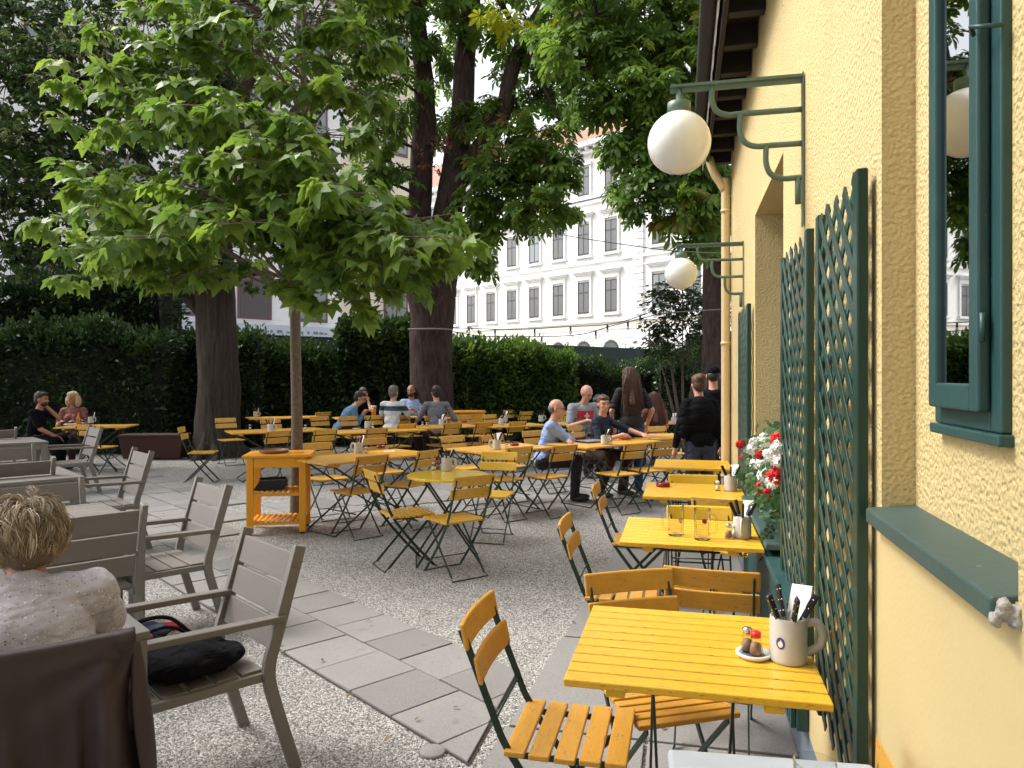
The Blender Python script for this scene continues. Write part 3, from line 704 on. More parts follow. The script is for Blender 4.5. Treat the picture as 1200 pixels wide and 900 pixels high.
def crown(name, clumps, tpl, size, mat, parent, droop=.35, layers=0.0, tint0=0.0, sub=None, per=7):
    """clumps: (centre, rx, rz, n). leaves sit in rosettes on twigs, rosettes spread through the clump and thicker at its skin"""
    P, Dd, S, T = [], [], [], []; tw = MB()
    for (c, rx, rz, n) in clumps:
        c = np.array(c); nt = max(2, int(n / per)); ct = NR.normal(0, .12)
        for i in range(nt):
            v = NR.normal(0, 1, 3); v /= np.linalg.norm(v); r = NR.random() ** .42
            p = c + v * r * np.array([rx, rx, rz])
            if layers: p[2] = c[2] + round((p[2] - c[2]) / layers) * layers + NR.normal(0, .04)
            out = v * np.array([1, 1, .35]); out /= np.linalg.norm(out)
            if i % 3 == 0: tw.tube([Vector(c + (p - c) * .25), Vector(c + (p - c) * .65 + np.array([0, 0, .06])), Vector(p)], [.014, .009, .004], 4, cap=False)
            m = int(per * NR.uniform(.6, 1.4)); rt = NR.normal(0, .1)
            for j in range(m):
                a = NR.uniform(0, 6.28); o_ = np.array([math.cos(a), math.sin(a), 0]) * .75 + out * .6; o_[2] -= droop * NR.uniform(.3, 1.5)
                P.append(p + o_ * size * NR.uniform(.1, .6) + NR.normal(0, size * .25, 3)); Dd.append(o_); S.append(size * NR.uniform(.65, 1.2))
                T.append(.42 + ct + rt + NR.normal(0, .16) + tint0 + .12 * (r - .5))
    o = leaves(name, tpl, P, Dd, S, np.array(T), mat, parent)
    return o, tw
def PX(px, py, D): return ((px - 600) / F * D, D, EYE + (HZ - py) / F * D)
def limb(mb, P, rads, seg=10, nz=.08, n=6):
    pts = curve_pts(P, n); r = np.interp(np.linspace(0, len(P) - 1, len(pts)), range(len(P)), rads); mb.tube(pts, list(r), seg, noise=nz)
    return pts
def flare(mb, base, r, h=.7, n=6):
    for i in range(n):
        a = 2 * PI * i / n + random.uniform(-.3, .3); d = Vector((math.cos(a), math.sin(a), 0)); b = Vector(base)
        mb.tube(curve_pts([b + d * r * .55 + Vector((0, 0, h * 1.3)), b + d * r * .8 + Vector((0, 0, h * .5)), b + d * r * 1.35 + Vector((0, 0, .08)), b + d * r * 1.9 + Vector((0, 0, -.06))], 4), list(np.linspace(r * .35, r * .16, 13)), 8, noise=.1)
def branches_to(mb, src, clumps, r0=.06):
    for (c, rx, rz, n) in clumps:
        c = Vector(c); s = min(src, key=lambda q: (q - c).length + .8 * max(0, q.z - c.z)); mid = (s + c) / 2 + Vector((random.uniform(-.2, .2), random.uniform(-.2, .2), random.uniform(0, .35)))
        r = min(r0, .02 + .02 * (c - s).length)
        mb.tube(curve_pts([s, mid, c], 5), list(np.linspace(r, .012, 11)), 6, cap=False)

# left linden
def build_tree(name, label, group, loc, trunkf, barkm, sets):
    t = empty(name, loc, 0, label, 'tree', group)
    tm = MB(); src = trunkf(tm)
    for (nm, cl, tpl, size, mat, kw) in sets:
        branches_to(tm, src, cl)
        o, tw = crown(nm, cl, tpl, size, mat, None, **kw)
        o.data.transform(Matrix.Translation(t.location).inverted()); link_child(o, t)
        b0 = len(tm.v); tm.v += tw.v; tm.f += [tuple(b0 + i for i in f) for f in tw.f]; tm.m += tw.m; tm.sm += tw.sm
    o = tm.build('trunk', barkm); o.data.transform(Matrix.Translation(t.location).inverted()); link_child(o, t)
    return t
def rc(lst): return [(PX(px, py, D), rx, rz, n) for (px, py, D, rx, rz, n) in lst]
bl = AT(255, 14.6)
def trunk_linden(mb):
    b = bl; P = [b + Vector((-.02, 0, -.1)), b + Vector((0, 0, .5)), b + Vector((.02, 0, 1.8)), b + Vector((-.06, 0, 3.4)), b + Vector((-.1, .1, 5.0)), b + Vector((.05, .2, 7.5)), b + Vector((0, .3, 10))]
    pts = limb(mb, P, [.56, .43, .385, .375, .33, .24, .12], 22, .06); flare(mb, b, .42)
    src = pts[20:]
    for (q, a) in (((-2.5, -.3, 7.2), 18), ((2.2, -.2, 7.6), 20), ((-4.0, -.5, 6.2), 15), ((1.5, -1, 8.4), 24)):
        src += limb(mb, [pts[a], pts[a] * .5 + (b + Vector(q)) * .5 + Vector((0, 0, .3)), b + Vector(q)], [.17, .12, .04], 8)
    return src
random.seed(3)
cl = [(p_[0], p_[1], p_[2], 1.6, .9, 420) for p_ in []]
for (px, py, D, rx, rz, n) in [
    (20, 20, 13, 1.2, .9, 620), (90, 20, 13.5, 1.2, .9, 600), (170, 10, 14, 1.2, .9, 560), (250, 10, 14.5, 1.2, .9, 520), (330, 15, 15, 1.2, .9, 480), (400, 40, 15.5, 1.0, .8, 340),
    (10, 90, 12.6, 1.1, .8, 640), (80, 90, 13, 1.1, .8, 640), (160, 90, 14, 1.2, .8, 560), (240, 95, 14.5, 1.1, .8, 480), (320, 90, 15, 1.1, .8, 420), (390, 110, 15, .9, .7, 280),
    (10, 160, 12.4, 1.1, .7, 600), (80, 165, 13, 1.1, .7, 600), (160, 160, 13.8, 1.1, .7, 520), (230, 165, 14, 1.1, .7, 420), (300, 170, 15, 1.0, .7, 360), (365, 180, 15, .8, .6, 220),
    (0, 225, 12.4, 1.0, .7, 520), (60, 235, 12.8, 1.1, .7, 560), (130, 230, 13.2, 1.1, .7, 520), (200, 235, 13.8, 1.0, .6, 420), (270, 240, 14.0, .9, .6, 300), (330, 250, 14.5, .8, .6, 220),
    (10, 290, 12.6, .9, .55, 420), (70, 298, 12.8, .9, .5, 420), (140, 290, 13.4, .9, .5, 400), (200, 300, 13.8, .8, .5, 320), (255, 296, 13.8, .7, .5, 240), (300, 318, 14.2, .6, .4, 130), (190, 330, 13.9, .5, .3, 120), (340, 330, 14.4, .5, .35, 90),
    (60, -70, 13.5, 1.7, 1.0, 500), (200, -70, 14.5, 1.7, 1.0, 500), (340, -70, 15, 1.6, 1.0, 400), (-60, 60, 12.6, 1.2, 1.2, 400), (-70, 190, 12.6, 1.2, 1.2, 400)]:
    cl.append((px, py, D, rx, rz, int(n * 2.3)))
build_tree('linden_tree', 'big leafy linden with a furrowed grey trunk behind the amber service stand', None, bl, trunk_linden, M['bark_linden'],
           [('crown', rc(cl) + [((x_, y_, z_), 1.7, .9, 1300) for (x_, y_, z_) in ((-9.5, 9.5, 5.2), (-11, 12, 4.8), (-8, 7, 6.0), (-10.5, 6.5, 5.2), (-12.5, 9.5, 5.4), (-13, 13.5, 4.4), (-7, 9.5, 8.2), (-4.5, 8.5, 8.6), (-9, 4, 6.2), (-12.5, 4, 5.4))], L_HEART, .105, M['leaf_linden'], dict(droop=.5, per=10)),  # extra clumps out of view on the left, added to darken the ground there
            ('blossom', rc([(60, 60, 12.3, .7, .4, 260), (110, 40, 12.6, .6, .4, 220), (30, 150, 12, .6, .4, 220), (70, 95, 12.2, .6, .3, 200)]), L_OVAL, .085, leafmat('pale linden bracts', [(0, (.10, .15, .04)), (1, (.30, .34, .14))], .4), dict(droop=.7, per=10))])
# central chestnut
bc = AT(505, 16)
def trunk_c(mb):
    P = [bc + Vector((.05, 0, -.1)), bc + Vector((.02, 0, .6)), bc + Vector((0, 0, 1.8)), bc + Vector((.02, 0, 2.8)), bc + Vector((0, 0, 3.55))]
    pts = limb(mb, P, [.62, .5, .45, .47, .55], 24, .05); flare(mb, bc, .48)
    j = Vector(PX(503, 330, 16)); src = []
    A = [Vector(PX(492, 345, 16)), Vector(PX(490, 290, 16)), Vector(PX(492, 230, 16)), Vector(PX(497, 150, 16)), Vector(PX(496, 80, 15.9)), Vector(PX(484, 0, 15.7)), Vector(PX(470, -90, 15.5))]
    src += limb(mb, A, [.30, .28, .25, .25, .20, .17, .1], 14, .09)
    B = [Vector(PX(512, 345, 16.1)), Vector(PX(517, 290, 16.1)), Vector(PX(527, 235, 16.1)), Vector(PX(540, 150, 16.1)), Vector(PX(545, 70, 16.2)), Vector(PX(552, 0, 16.2)), Vector(PX(552, -110, 16.2))]
    src += limb(mb, B, [.42, .37, .30, .25, .23, .21, .1], 16, .09)
    C_ = [Vector(PX(527, 225, 16.1)), Vector(PX(556, 185, 15.9)), Vector(PX(588, 135, 15.7)), Vector(PX(604, 70, 15.6)), Vector(PX(640, 5, 15.5)), Vector(PX(690, -70, 15.5))]
    src += limb(mb, C_, [.24, .22, .18, .16, .15, .08], 12, .09)
    for (q, k) in (((440, 60, 15.2), 30), ((600, 215, 15.5), 48), ((660, 150, 15), 70)):
        s = src[min(k, len(src) - 1)]; e = Vector(PX(*q)); src += limb(mb, [s, (s + e) / 2 + Vector((0, 0, .2)), e], [.08, .06, .03], 7)
    return src
ccl = [(625, 200, 15.6, .9, .6, 150), (590, 175, 15.6, .8, .6, 130), (600, 250, 15.2, .75, .45, 130), (560, 245, 15.3, .6, .6, 110), (640, 245, 14.8, .6, .35, 75), (650, 205, 15, .6, .4, 75), (560, 310, 15.3, .3, .25, 18), (548, 290, 15.2, .4, .35, 45),
       (575, 200, 14.9, .5, .4, 60), (640, 160, 15.4, .7, .5, 90), (560, 140, 15.9, .6, .6, 80), (600, 110, 16.3, .7, .7, 90), (650, 100, 15.6, .8, .6, 90), (700, 60, 15.4, .9, .6, 90), (620, 50, 15.8, .8, .6, 90), (580, 20, 15.8, .8, .6, 90), (660, 10, 15.4, .9, .6, 110), (520, 60, 16.6, .6, .8, 70), (510, 130, 16.8, .6, .8, 60),
       (460, 30, 15.2, .9, .7, 120), (420, 60, 15.2, .8, .7, 90), (455, 100, 15.3, .7, .6, 80), (440, 150, 15.2, .6, .5, 60), (465, 190, 15.3, .5, .5, 50), (455, 250, 15.1, .6, .5, 60), (430, 210, 15.1, .5, .5, 40), (475, 300, 15.2, .4, .4, 40), (520, 330, 15.1, .35, .4, 0), (500, -20, 15.4, 1.0, .7, 140), (600, -60, 15.6, 1.6, .8, 220), (700, -60, 15.4, 1.4, .8, 180), (430, -60, 15.4, 1.4, .8, 180)]
build_tree('chestnut_tree', 'thick dark chestnut forking into heavy limbs in the middle of the hedge', 'horse chestnuts', bc, trunk_c, M['bark_chestnut'],
           [('crown', rc([c[:5] + (int(c[5] * 1.45),) for c in ccl if c[5]]), L_CHEST, .27, M['leaf_chestnut'], dict(droop=.55, per=6)),
            ('yellow_leaves', rc([(602, 18, 14.8, .5, .22, 42), (650, 22, 14.8, .3, .2, 18), (655, 45, 14.7, .25, .2, 14), (668, 30, 14.6, .35, .2, 14)]), L_CHEST, .27, M['leaf_yellow'], dict(droop=.5, per=6)),
            ('dry_leaves', rc([(508, 165, 15.3, .35, .3, 40), (530, 165, 15.5, .35, .25, 36), (560, 160, 15.4, .4, .2, 30), (505, 195, 15.4, .25, .3, 26), (575, 140, 15.4, .3, .2, 16)]), L_OVAL, .12, M['leaf_rust'], dict(droop=.8, per=5))])
# right chestnut
br = AT(840, 13.6)
def trunk_r(mb):
    P = [br + Vector((0, 0, -.1)), br + Vector((0, 0, 1)), br + Vector((-.02, 0, 2.5)), br + Vector((0, 0, 4.2)), br + Vector((-.12, .1, 6)), br + Vector((-.3, .2, 8.5)), br + Vector((-.3, .3, 10.5))]
    pts = limb(mb, P, [.36, .27, .245, .24, .23, .2, .1], 18, .07); src = pts[14:]
    for (q, a, r) in (((720, 130, 12.6), 20, .07), ((700, 30, 13), 26, .08), ((760, 230, 12.2), 18, .06), ((880, 40, 13.2), 24, .08)):
        e = Vector(PX(*q)); src += limb(mb, [pts[a], (pts[a] + e) / 2 + Vector((0, 0, .3)), e], [r, r * .7, .02], 7)
    return src
rcl = [(690, 20, 12.8, .8, .6, 110), (740, 15, 13, .9, .6, 130), (800, 15, 13.2, .9, .6, 140), (690, 70, 12.6, .8, .5, 110), (740, 70, 12.8, .8, .6, 130), (800, 70, 13, .8, .6, 140), (840, 60, 12.6, .7, .6, 110),
       (700, 115, 12.4, .6, .35, 70), (740, 115, 12.4, .8, .45, 120), (790, 120, 12.6, .8, .5, 130), (735, 165, 12.3, .5, .35, 70), (765, 165, 12.3, .6, .4, 90), (810, 160, 12.6, .7, .5, 120), (840, 130, 12.6, .5, .5, 80),
       (745, 215, 12.1, .45, .28, 55), (785, 205, 12.2, .6, .35, 100), (825, 205, 12.2, .6, .4, 110), (800, 245, 12.0, .5, .28, 75), (840, 250, 12.0, .45, .3, 70), (760, 240, 12, .35, .2, 30), (830, 285, 12, .35, .2, 24), (660, 45, 13, .6, .4, 60), (855, 190, 12.8, .5, .5, 60),
       (700, -50, 13, 1.4, .7, 180), (800, -60, 13, 1.5, .8, 220), (880, -20, 13.4, 1.0, .8, 120), (640, 150, 12.6, .3, .2, 0)]
build_tree('chestnut_tree', 'slim dark chestnut rising beside the corner of the yellow house', 'horse chestnuts', br, trunk_r, M['bark_chestnut'],
           [('crown', rc([c[:5] + (int(c[5] * 1.7),) for c in rcl if c[5]]), L_CHEST, .24, M['leaf_chestnut'], dict(droop=.55, per=6))])
# young tree in front with layered sprays
by = AT(347, 8.15)
def young():
    t = empty('young_tree', by, 0, 'slender young tree with broad fresh green leaves right behind the amber service stand', 'tree')
    tm = MB(); P = [by + Vector((0, 0, -.05)), by + Vector((.01, 0, 1)), by + Vector((-.01, 0, 2.2)), by + Vector((0, 0, 3.0)), by + Vector((.08, 0, 4.0)), by + Vector((.05, .1, 5.4)), by + Vector((.1, .1, 7.2))]
    pts = limb(tm, P, [.075, .062, .058, .055, .043, .03, .012], 12, .04); Pp, Dd, S, T = [], [], [], []
    rnd = random.Random(5)
    ends = [(75, 75, 7.2), (90, 140, 7.4), (75, 195, 7.4), (110, 215, 7.0), (85, 290, 7.6), (130, 240, 6.6), (150, 260, 7.2), (120, 100, 7), (170, 130, 6.6), (200, 90, 6.8), (160, 60, 7), (210, 40, 7.2), (260, 30, 7), (230, 140, 6.2), (260, 170, 6.4), (210, 200, 6.2), (230, 240, 6.0), (190, 255, 6.0), (270, 250, 5.8), (240, 280, 6.6),
            (320, 60, 7), (300, 110, 6.4), (340, 150, 6.2), (310, 200, 6.0), (340, 235, 5.8), (370, 80, 7), (380, 140, 6.4), (380, 200, 6), (400, 250, 5.9), (430, 90, 7), (440, 30, 7.2), (420, 235, 5.9), (460, 260, 6.0), (490, 270, 6.0), (515, 245, 6.2), (500, 310, 6.1), (455, 320, 6.0), (425, 300, 6.2), (400, 330, 6.6), (350, 10, 7.2), (400, 0, 7.3), (300, -20, 7.4), (200, -20, 7.4), (460, -20, 7.2), (130, 10, 7.6), (100, 340, 7.8), (160, 320, 7.4), (210, 310, 7.0), (370, 290, 6.6), (330, -70, 7.6), (430, -70, 7.6), (240, -70, 7.6), (60, 240, 7.8), (300, 150, 9.6), (350, 90, 9.8), (480, 330, 6.0), (510, 285, 5.9), (130, 300, 7.0), (440, 345, 6.3)]
    for (px, py, D) in ends:
        e = Vector(PX(px + rnd.uniform(-16, 16), py + rnd.uniform(-22, 18), D)); hz_ = max(2.55, min(6.8, e.z - (e - by).xy.length * rnd.uniform(.12, .35)))
        s = min(pts, key=lambda q: abs(q.z - hz_)); mid = s * .5 + e * .5 + Vector((rnd.uniform(-.1, .1), rnd.uniform(-.1, .1), .12 * (e - s).length))
        cp = curve_pts([s, mid, e + Vector((0, 0, -.03))], 9); L = (e - s).length
        tm.tube(cp, list(np.linspace(.008 + .006 * L, .003, len(cp))), 5, cap=False)
        for i in range(9, len(cp)):
            tpos = i / (len(cp) - 1); ax = (cp[i] - cp[i - 1]).normalized(); sd_ = Vector((-ax.y, ax.x, 0)).normalized()
            for sg in (-1, 1):
                if rnd.random() < .30: continue
                tl = rnd.uniform(.16, .46) * (1.25 - tpos * .6); q = cp[i] + sd_ * sg * tl + ax * tl * .6 + Vector((0, 0, rnd.uniform(-.05, .05)))
                tm.tube([cp[i], q], [.004, .0025], 4, cap=False)
                base = rnd.gauss(.45, .15) + .22 * tpos
                for k in range(rnd.choice([3, 4, 5])):
                    a = rnd.uniform(-1.7, 1.7); dv = (q - cp[i]).normalized(); dv = Matrix.Rotation(a, 3, 'Z') @ dv; dv.z = -rnd.uniform(.05, 1.2)
                    b0 = q + dv * rnd.uniform(.03, .10); tm.tube([q, b0], [.002, .0015], 3, cap=False)
                    Pp.append(b0); Dd.append(dv); S.append(rnd.uniform(.10, .22)); T.append(base + rnd.gauss(0, .1))
    o = leaves('crown', L_YOUNG, np.array([tuple(p) for p in Pp]), np.array([tuple(p) for p in Dd]), S, np.array(T), M['leaf_young'], None, tilt=.45)
    o.data.transform(Matrix.Translation(t.location).inverted()); link_child(o, t)
    o = tm.build('trunk', M['bark_young']); o.data.transform(Matrix.Translation(t.location).inverted()); link_child(o, t)
    print('young leaves', len(Pp))
young()
# hedges: dense twig core and a skin of leaves
def hedge(label, cx, cy, w, d, h, n, size, mat, tint0=0, bumpy=.25, rz=0.0, name='hedge', cat='hedge', top_extra=0.0, group=None):
    t = empty(name, (cx, cy, 0), rz, label, cat, group)
    core = MB(); nx = max(3, int(w / .35)); nz = 7; ny = 5; V = []
    def surf(u, s, extra=0):                        # u along 0..1, s around the section 0..1 (front bottom, front top, back top, back bottom)
        x = -w / 2 + w * u; bz = bumpy * (math.sin(u * w * 1.7 + cx) * .4 + math.sin(u * w * 4.1 + 2 * cx) * .25 + math.sin(u * w * 9.3) * .12)
        hh = h + bz + top_extra * math.sin(PI * u); k = s * 3; e = extra
        if k < 1: y, z, nn = -d / 2 + bz * .25 * math.sin(k * 5) - e, hh * k * .94, (0, -1, .1)
        elif k < 2: y, z, nn = -d / 2 + d * (k - 1), hh * (.94 + .06 * math.sin(PI * (k - 1))) + e, (0, (k - 1.5) * 1.2, 1)
        else: y, z, nn = d / 2 + e, hh * .94 * (3 - k), (0, 1, .1)
        return (x * (1 + e * .3 / w), y, z), nn
    ns = 22
    for i in range(nx + 1):
        for j in range(ns): V.append(Vector(surf(i / nx, j / (ns - 1), -.16)[0]) + Vector((random.uniform(-.03, .03), random.uniform(-.05, .05), random.uniform(-.05, .02))))
    Fc = [(i * ns + j, (i + 1) * ns + j, (i + 1) * ns + j + 1, i * ns + j + 1) for i in range(nx) for j in range(ns - 1)]
    Fc += [tuple(range(ns)), tuple(nx * ns + j for j in range(ns - 1, -1, -1))]
    core.add(V, Fc); core.build('branches', M['hedge_core'], t)
    P, Dd, S, T = [], [], [], []; nclump = [(random.random(), random.random(), random.gauss(0, .18)) for _ in range(60)]
    i = 0
    while i < n:
        u = random.uniform(-.01, 1.01); s = random.betavariate(1.1, 1.5) if random.random() < .8 else random.uniform(.28, .45)
        uc = min(1, max(0, u)); p, nn = surf(uc, s, random.uniform(-.16, .07) + .05 * math.sin(u * w * 13 + s * 40))
        pv = Vector(p)
        if u < 0.005 or u > .995 or random.random() < .08:
            e = 0 if u < .5 else 1; pv = Vector(((-w / 2 - .03) if e == 0 else (w / 2 + .03), random.uniform(-d / 2, d / 2), random.uniform(.05, h * .95))); nn = (-1 if e == 0 else 1, 0, .2)
        out = Vector(nn) + Vector((random.gauss(0, .6), random.gauss(0, .6), random.gauss(.15, .6)))
        if s > .30 and s < .7 and random.random() < .25: pv.z += random.uniform(0, .22); out.z += .8
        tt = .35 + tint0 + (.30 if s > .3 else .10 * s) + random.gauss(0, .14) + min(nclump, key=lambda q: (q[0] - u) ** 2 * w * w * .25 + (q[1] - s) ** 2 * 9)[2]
        P.append(tuple(pv)); Dd.append(tuple(out)); S.append(size * random.uniform(.7, 1.3)); T.append(tt); i += 1
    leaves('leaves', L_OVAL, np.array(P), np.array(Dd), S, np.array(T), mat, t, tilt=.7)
    return t
random.seed(21)
hedge('clipped dark hedge in the far left corner behind the seated couple', -9.6, 15.6, 4.9, 1.3, 2.5, 15000, .12, M['leaf_hedge'], -.05, .35)
hedge('tall loose laurel rising over the dark left hedge', -9.7, 17.2, 3.6, 1.4, 3.6, 10000, .15, M['leaf_hedge'], .0, .5, top_extra=.3)
hedge('dark hedge with light tips left of the furrowed linden trunk', -6.6, 16.9, 2.0, 1.2, 2.4, 7000, .11, M['leaf_hedge'], .12, .25)
hedge('shaded hedge between the linden and the young tree', -4.85, 17.4, 2.3, 1.2, 2.2, 8500, .12, M['leaf_hedge'], .10, .25)
hedge('tall bushy laurel with pale shoots left of the thick chestnut', -3.0, 17.4, 1.9, 1.4, 2.7, 8500, .15, M['leaf_hedge'], .12, .25, top_extra=.15)
hedge('bright topped hedge right of the thick chestnut trunk', -.1, 17.4, 3.0, 1.3, 2.18, 13000, .12, M['leaf_hedge_light'], .05, .30)
hedge('low small leaved hedge behind the standing waitress', 2.35, 17.8, 2.4, 1.2, 1.9, 11000, .07, M['leaf_hedge'], .12, .3)
hedge('dark hedge in the right corner beside the yellow house', 4.6, 17.2, 2.5, 1.3, 2.2, 9500, .10, M['leaf_hedge'], .02, .35)
# loose flowering shrub behind the far lamp
sh = empty('lilac_bush', AT(800, 15.4), 0, 'loose dark leafed bush behind the far globe lamp', 'bush')
scl = rc([(800, 350, 14.8, .75, .4, 700), (780, 380, 14.6, .5, .35, 420), (830, 380, 14.8, .7, .5, 700), (770, 405, 14.5, .35, .22, 180), (815, 415, 14.6, .8, .4, 600), (850, 330, 15, .6, .5, 400), (775, 345, 14.9, .35, .25, 180)])
o, tw = crown('leaves', scl, L_OVAL, .13, M['leaf_hedge'], None, per=8, tint0=.15, droop=.3); o.data.transform(Matrix.Translation(sh.location).inverted()); link_child(o, sh)
for (c, rx, rz, n) in scl: tw.tube(curve_pts([sh.location + Vector((random.uniform(-.1, .1), 0, 0)), (Vector(sh.location) * .4 + Vector(c) * .6), Vector(c)], 4), [.025] * 5 + [.012] * 4, 6)
o = tw.build('branches', M['bark_young']); o.data.transform(Matrix.Translation(sh.location).inverted()); link_child(o, sh)
# fallen leaf litter beside the big trunk and along the hedge foot
lp = []; 
for _ in range(500):
    x = random.uniform(-8, -3.5); y = random.uniform(12.6, 15.6); lp.append((x, y, random.uniform(.005, .02)))
for _ in range(160): a = random.uniform(-4, 1.2); D = random.uniform(3, 9); lp.append((a, D, .026))
o = leaves('leaf_litter', L_OVAL, np.array(lp), NR.normal(0, 1, (len(lp), 3)) * np.array([1, 1, .05]), NR.uniform(.02, .05, len(lp)), NR.random(len(lp)), leafmat('fallen leaves', [(0, (.12, .07, .03)), (1, (.28, .20, .08))], .1), tilt=.1)
tag(o, 'scattered dry fallen leaves on the garden floor', 'leaves', kind='stuff')
# geraniums in the window box
gx = empty('geranium_box', W(4.4, .60, .796), 0, 'window box of red and white geraniums on the teal sill', 'flower box')
mb = MB(); wbox(mb, 3.80, 5.05, .48, .70, .797, .93); child(mb, 'planter_box', M['trellis_green'], gx, .008)
P, Dd, S = [], [], []
for _ in range(1500):
    u = random.uniform(3.72, 4.95); v = random.gauss(.53, .07); z = .92 + abs(random.gauss(0, .16)) - .25 * (random.random() < .12)
    if z > 1.34: continue
    P.append(tuple(W(u, v, z))); Dd.append((random.gauss(0, 1), random.gauss(-.4, 1), random.gauss(0, .4))); S.append(random.uniform(.025, .045))
o = leaves('leaves', L_GERA, np.array(P), np.array(Dd), S, NR.random(len(P)), M['leaf_gera'], tilt=.6); o.data.transform(Matrix.Translation(gx.location).inverted()); link_child(o, gx)
stm = MB()
def umbel(px, py, v, colr, r=.045):
    t = (px - 600) / F; D = v / (t * math.cos(TH) - math.sin(TH)); c = Vector((t * D, D, EYE + (HZ - py) / F * D)); mb = MB()
    for i in range(46):
        d = Vector((random.gauss(0, 1), random.gauss(0, 1), random.gauss(.2, .8))).normalized(); p = c + d * r * random.uniform(.55, 1); q = d + Vector((random.gauss(0, .3),) * 3)
        a = q.orthogonal().normalized(); b = q.normalized().cross(a)
        for k in range(5):
            th = 2 * PI * k / 5; e1_ = a * math.cos(th) + b * math.sin(th); e2_ = a * math.cos(th + .55) + b * math.sin(th + .55); e0 = a * math.cos(th - .55) + b * math.sin(th - .55)
            mb.add([p, p + e0 * .010, p + e1_ * .017 + d * .003, p + e2_ * .010], [(0, 1, 2, 3)])
    child(mb, 'flower', M['flower_red'] if colr == 'r' else M['flower_white'], gx)
    stm.tube([c, c * .5 + W(4.4, .58, .9) * .5 + Vector((0, 0, .05)), W(4.4 + random.uniform(-.3, .3), .58, .9)], .003, 4, cap=False)
for (px, py, c_, r) in [(868, 520, 'r', .035), (872, 536, 'r', .04), (874, 560, 'w', .03), (897, 516, 'w', .05), (882, 527, 'w', .045), (911, 516, 'r', .045), (903, 535, 'w', .05), (893, 545, 'w', .05), (885, 545, 'w', .045), (900, 552, 'w', .04), (911, 525, 'w', .04), (888, 560, 'r', .03), (893, 572, 'r', .05), (901, 578, 'r', .035), (897, 558, 'w', .05), (908, 557, 'r', .045), (913, 540, 'w', .04), (884, 518, 'w', .03), (904, 566, 'w', .035), (890, 533, 'r', .025)]:
    umbel(px, py, .41 + random.uniform(-.02, .04), c_, r * .8)
child(stm, 'stems', M['leaf_gera'], gx)

# added chestnut out of view, its crown put in to shade the nearest seats
bo_ = Vector((-4.2, -3.0, 0))
def trunk_o(mb): return limb(mb, [bo_ + Vector((0, 0, -.1)), bo_ + Vector((0, 0, 2)), bo_ + Vector((.1, 0, 4.5)), bo_ + Vector((.3, 0, 6.8))], [.42, .32, .28, .12], 14, .06)[6:]
random.seed(31)
oc = [((random.uniform(-7.5, 3.5), random.uniform(-7.5, .8), random.uniform(4.9, 7.2)), 1.5, .8, 170) for _ in range(26)] + [((random.uniform(-9.5, -3.5), random.uniform(.5, 3.6), random.uniform(5.2, 6.8)), 1.4, .7, 150) for _ in range(9)]
build_tree('chestnut_tree', 'added unseen chestnut behind the viewer, shading the nearest seats', 'horse chestnuts', bo_, trunk_o, M['bark_chestnut'], [('crown', oc, L_CHEST, .30, M['leaf_chestnut'], dict(droop=.5, per=6))])
# ------------------------------------------------------------------ furniture
random.seed(5)
def make_chair(wood, style=0):
    t = empty('folding_chair', (0, 0, 0)); s = MB()
    n = 5 if style == 0 else 7; x0, x1 = -.19, .19; w = (x1 - x0) / n
    for i in range(n):
        c = x0 + w * (i + .5); s.box((c, random.uniform(-.002, .002), .442 + .004 * abs(c) * 5), (w - .013, .375, .018), (0, 0, random.uniform(-.006, .006)))
    s.build('seat', wood, t, .004)
    b = MB()
    for (z, xx) in ((.783, -.298), (.683, -.254)):
        # gently bowed slat
        m = 6; V = []
        for i in range(m + 1):
            y = -.19 + .38 * i / m; bow = -.014 * (1 - (y / .19) ** 2)
            for (dx, dz) in ((.006, -.041), (.020, -.041), (-.015 + .003, .041), (-.0 + .003, .041)):
                V.append((xx + bow + dx - .012, y, z + dz))
        Fc = []
        for i in range(m):
            a, c = i * 4, (i + 1) * 4
            Fc += [(a, c, c + 1, a + 1), (a + 1, c + 1, c + 3, a + 3), (a + 3, c + 3, c + 2, a + 2), (a + 2, c + 2, c, a)]
        Fc += [(0, 1, 3, 2), (m * 4 + 2, m * 4 + 3, m * 4 + 1, m * 4)]
        b.add(V, Fc)
    b.build('backrest', wood, t, .008)
    for sy in (-1, 1):
        l = MB(); y = sy * .165
        P = curve_pts([(-.322, y, .80), (-.285, y, .71), (-.225, y, .56), (-.17, y, .44), (-.02, y, .24), (.175, y, .025)], 3)
        for a, c in zip(P[:-1], P[1:]): l.bar(a, c + (c - a) * .08, .009, .022, up=(0, 0, 1))
        l.build('rear_bar', M['green_iron'], t, .002)
        l = MB(); y = sy * .150
        P = [Vector((.165, y, .425)), Vector((-.21, y, .03))]
        l.bar(P[0], P[1], .008, .020); l.bar((.17, y, .428), (-.17, y, .428), .007, .020)
        l.build('leg', M['green_iron'], t, .002)
    f = MB()
    f.tube([(.175, -.165, .028), (.20, -.175, .008), (.205, 0, .010), (.20, .175, .008), (.175, .165, .028)], .0055, 6)
    f.build('foot_rail', M['green_iron'], t)
    f = MB(); f.tube([(-.21, -.150, .032), (-.245, -.165, .008), (-.25, 0, .010), (-.245, .165, .008), (-.21, .150, .032)], .0055, 6)
    f.build('foot_rail', M['green_iron'], t)
    for (x, z) in ((.09, .125), (-.215, .535)): f = MB(); f.tube([(x, -.165, z), (x, .165, z)], .0045, 6); f.build('cross_rod', M['green_iron'], t)
    return t
protos = {'o': make_chair(M['chair_wood'], 1), 'n': make_chair(M['chair_wood'], 0), 'b': make_chair(M['chair_wood_b'], 1), 'y': make_chair(M['chair_wood_bright'], 1)}
used = set()
def use(key, table):
    if key not in used: used.add(key); return table[key]
    return copy_tree(table[key])
CH = 'folding garden chairs'
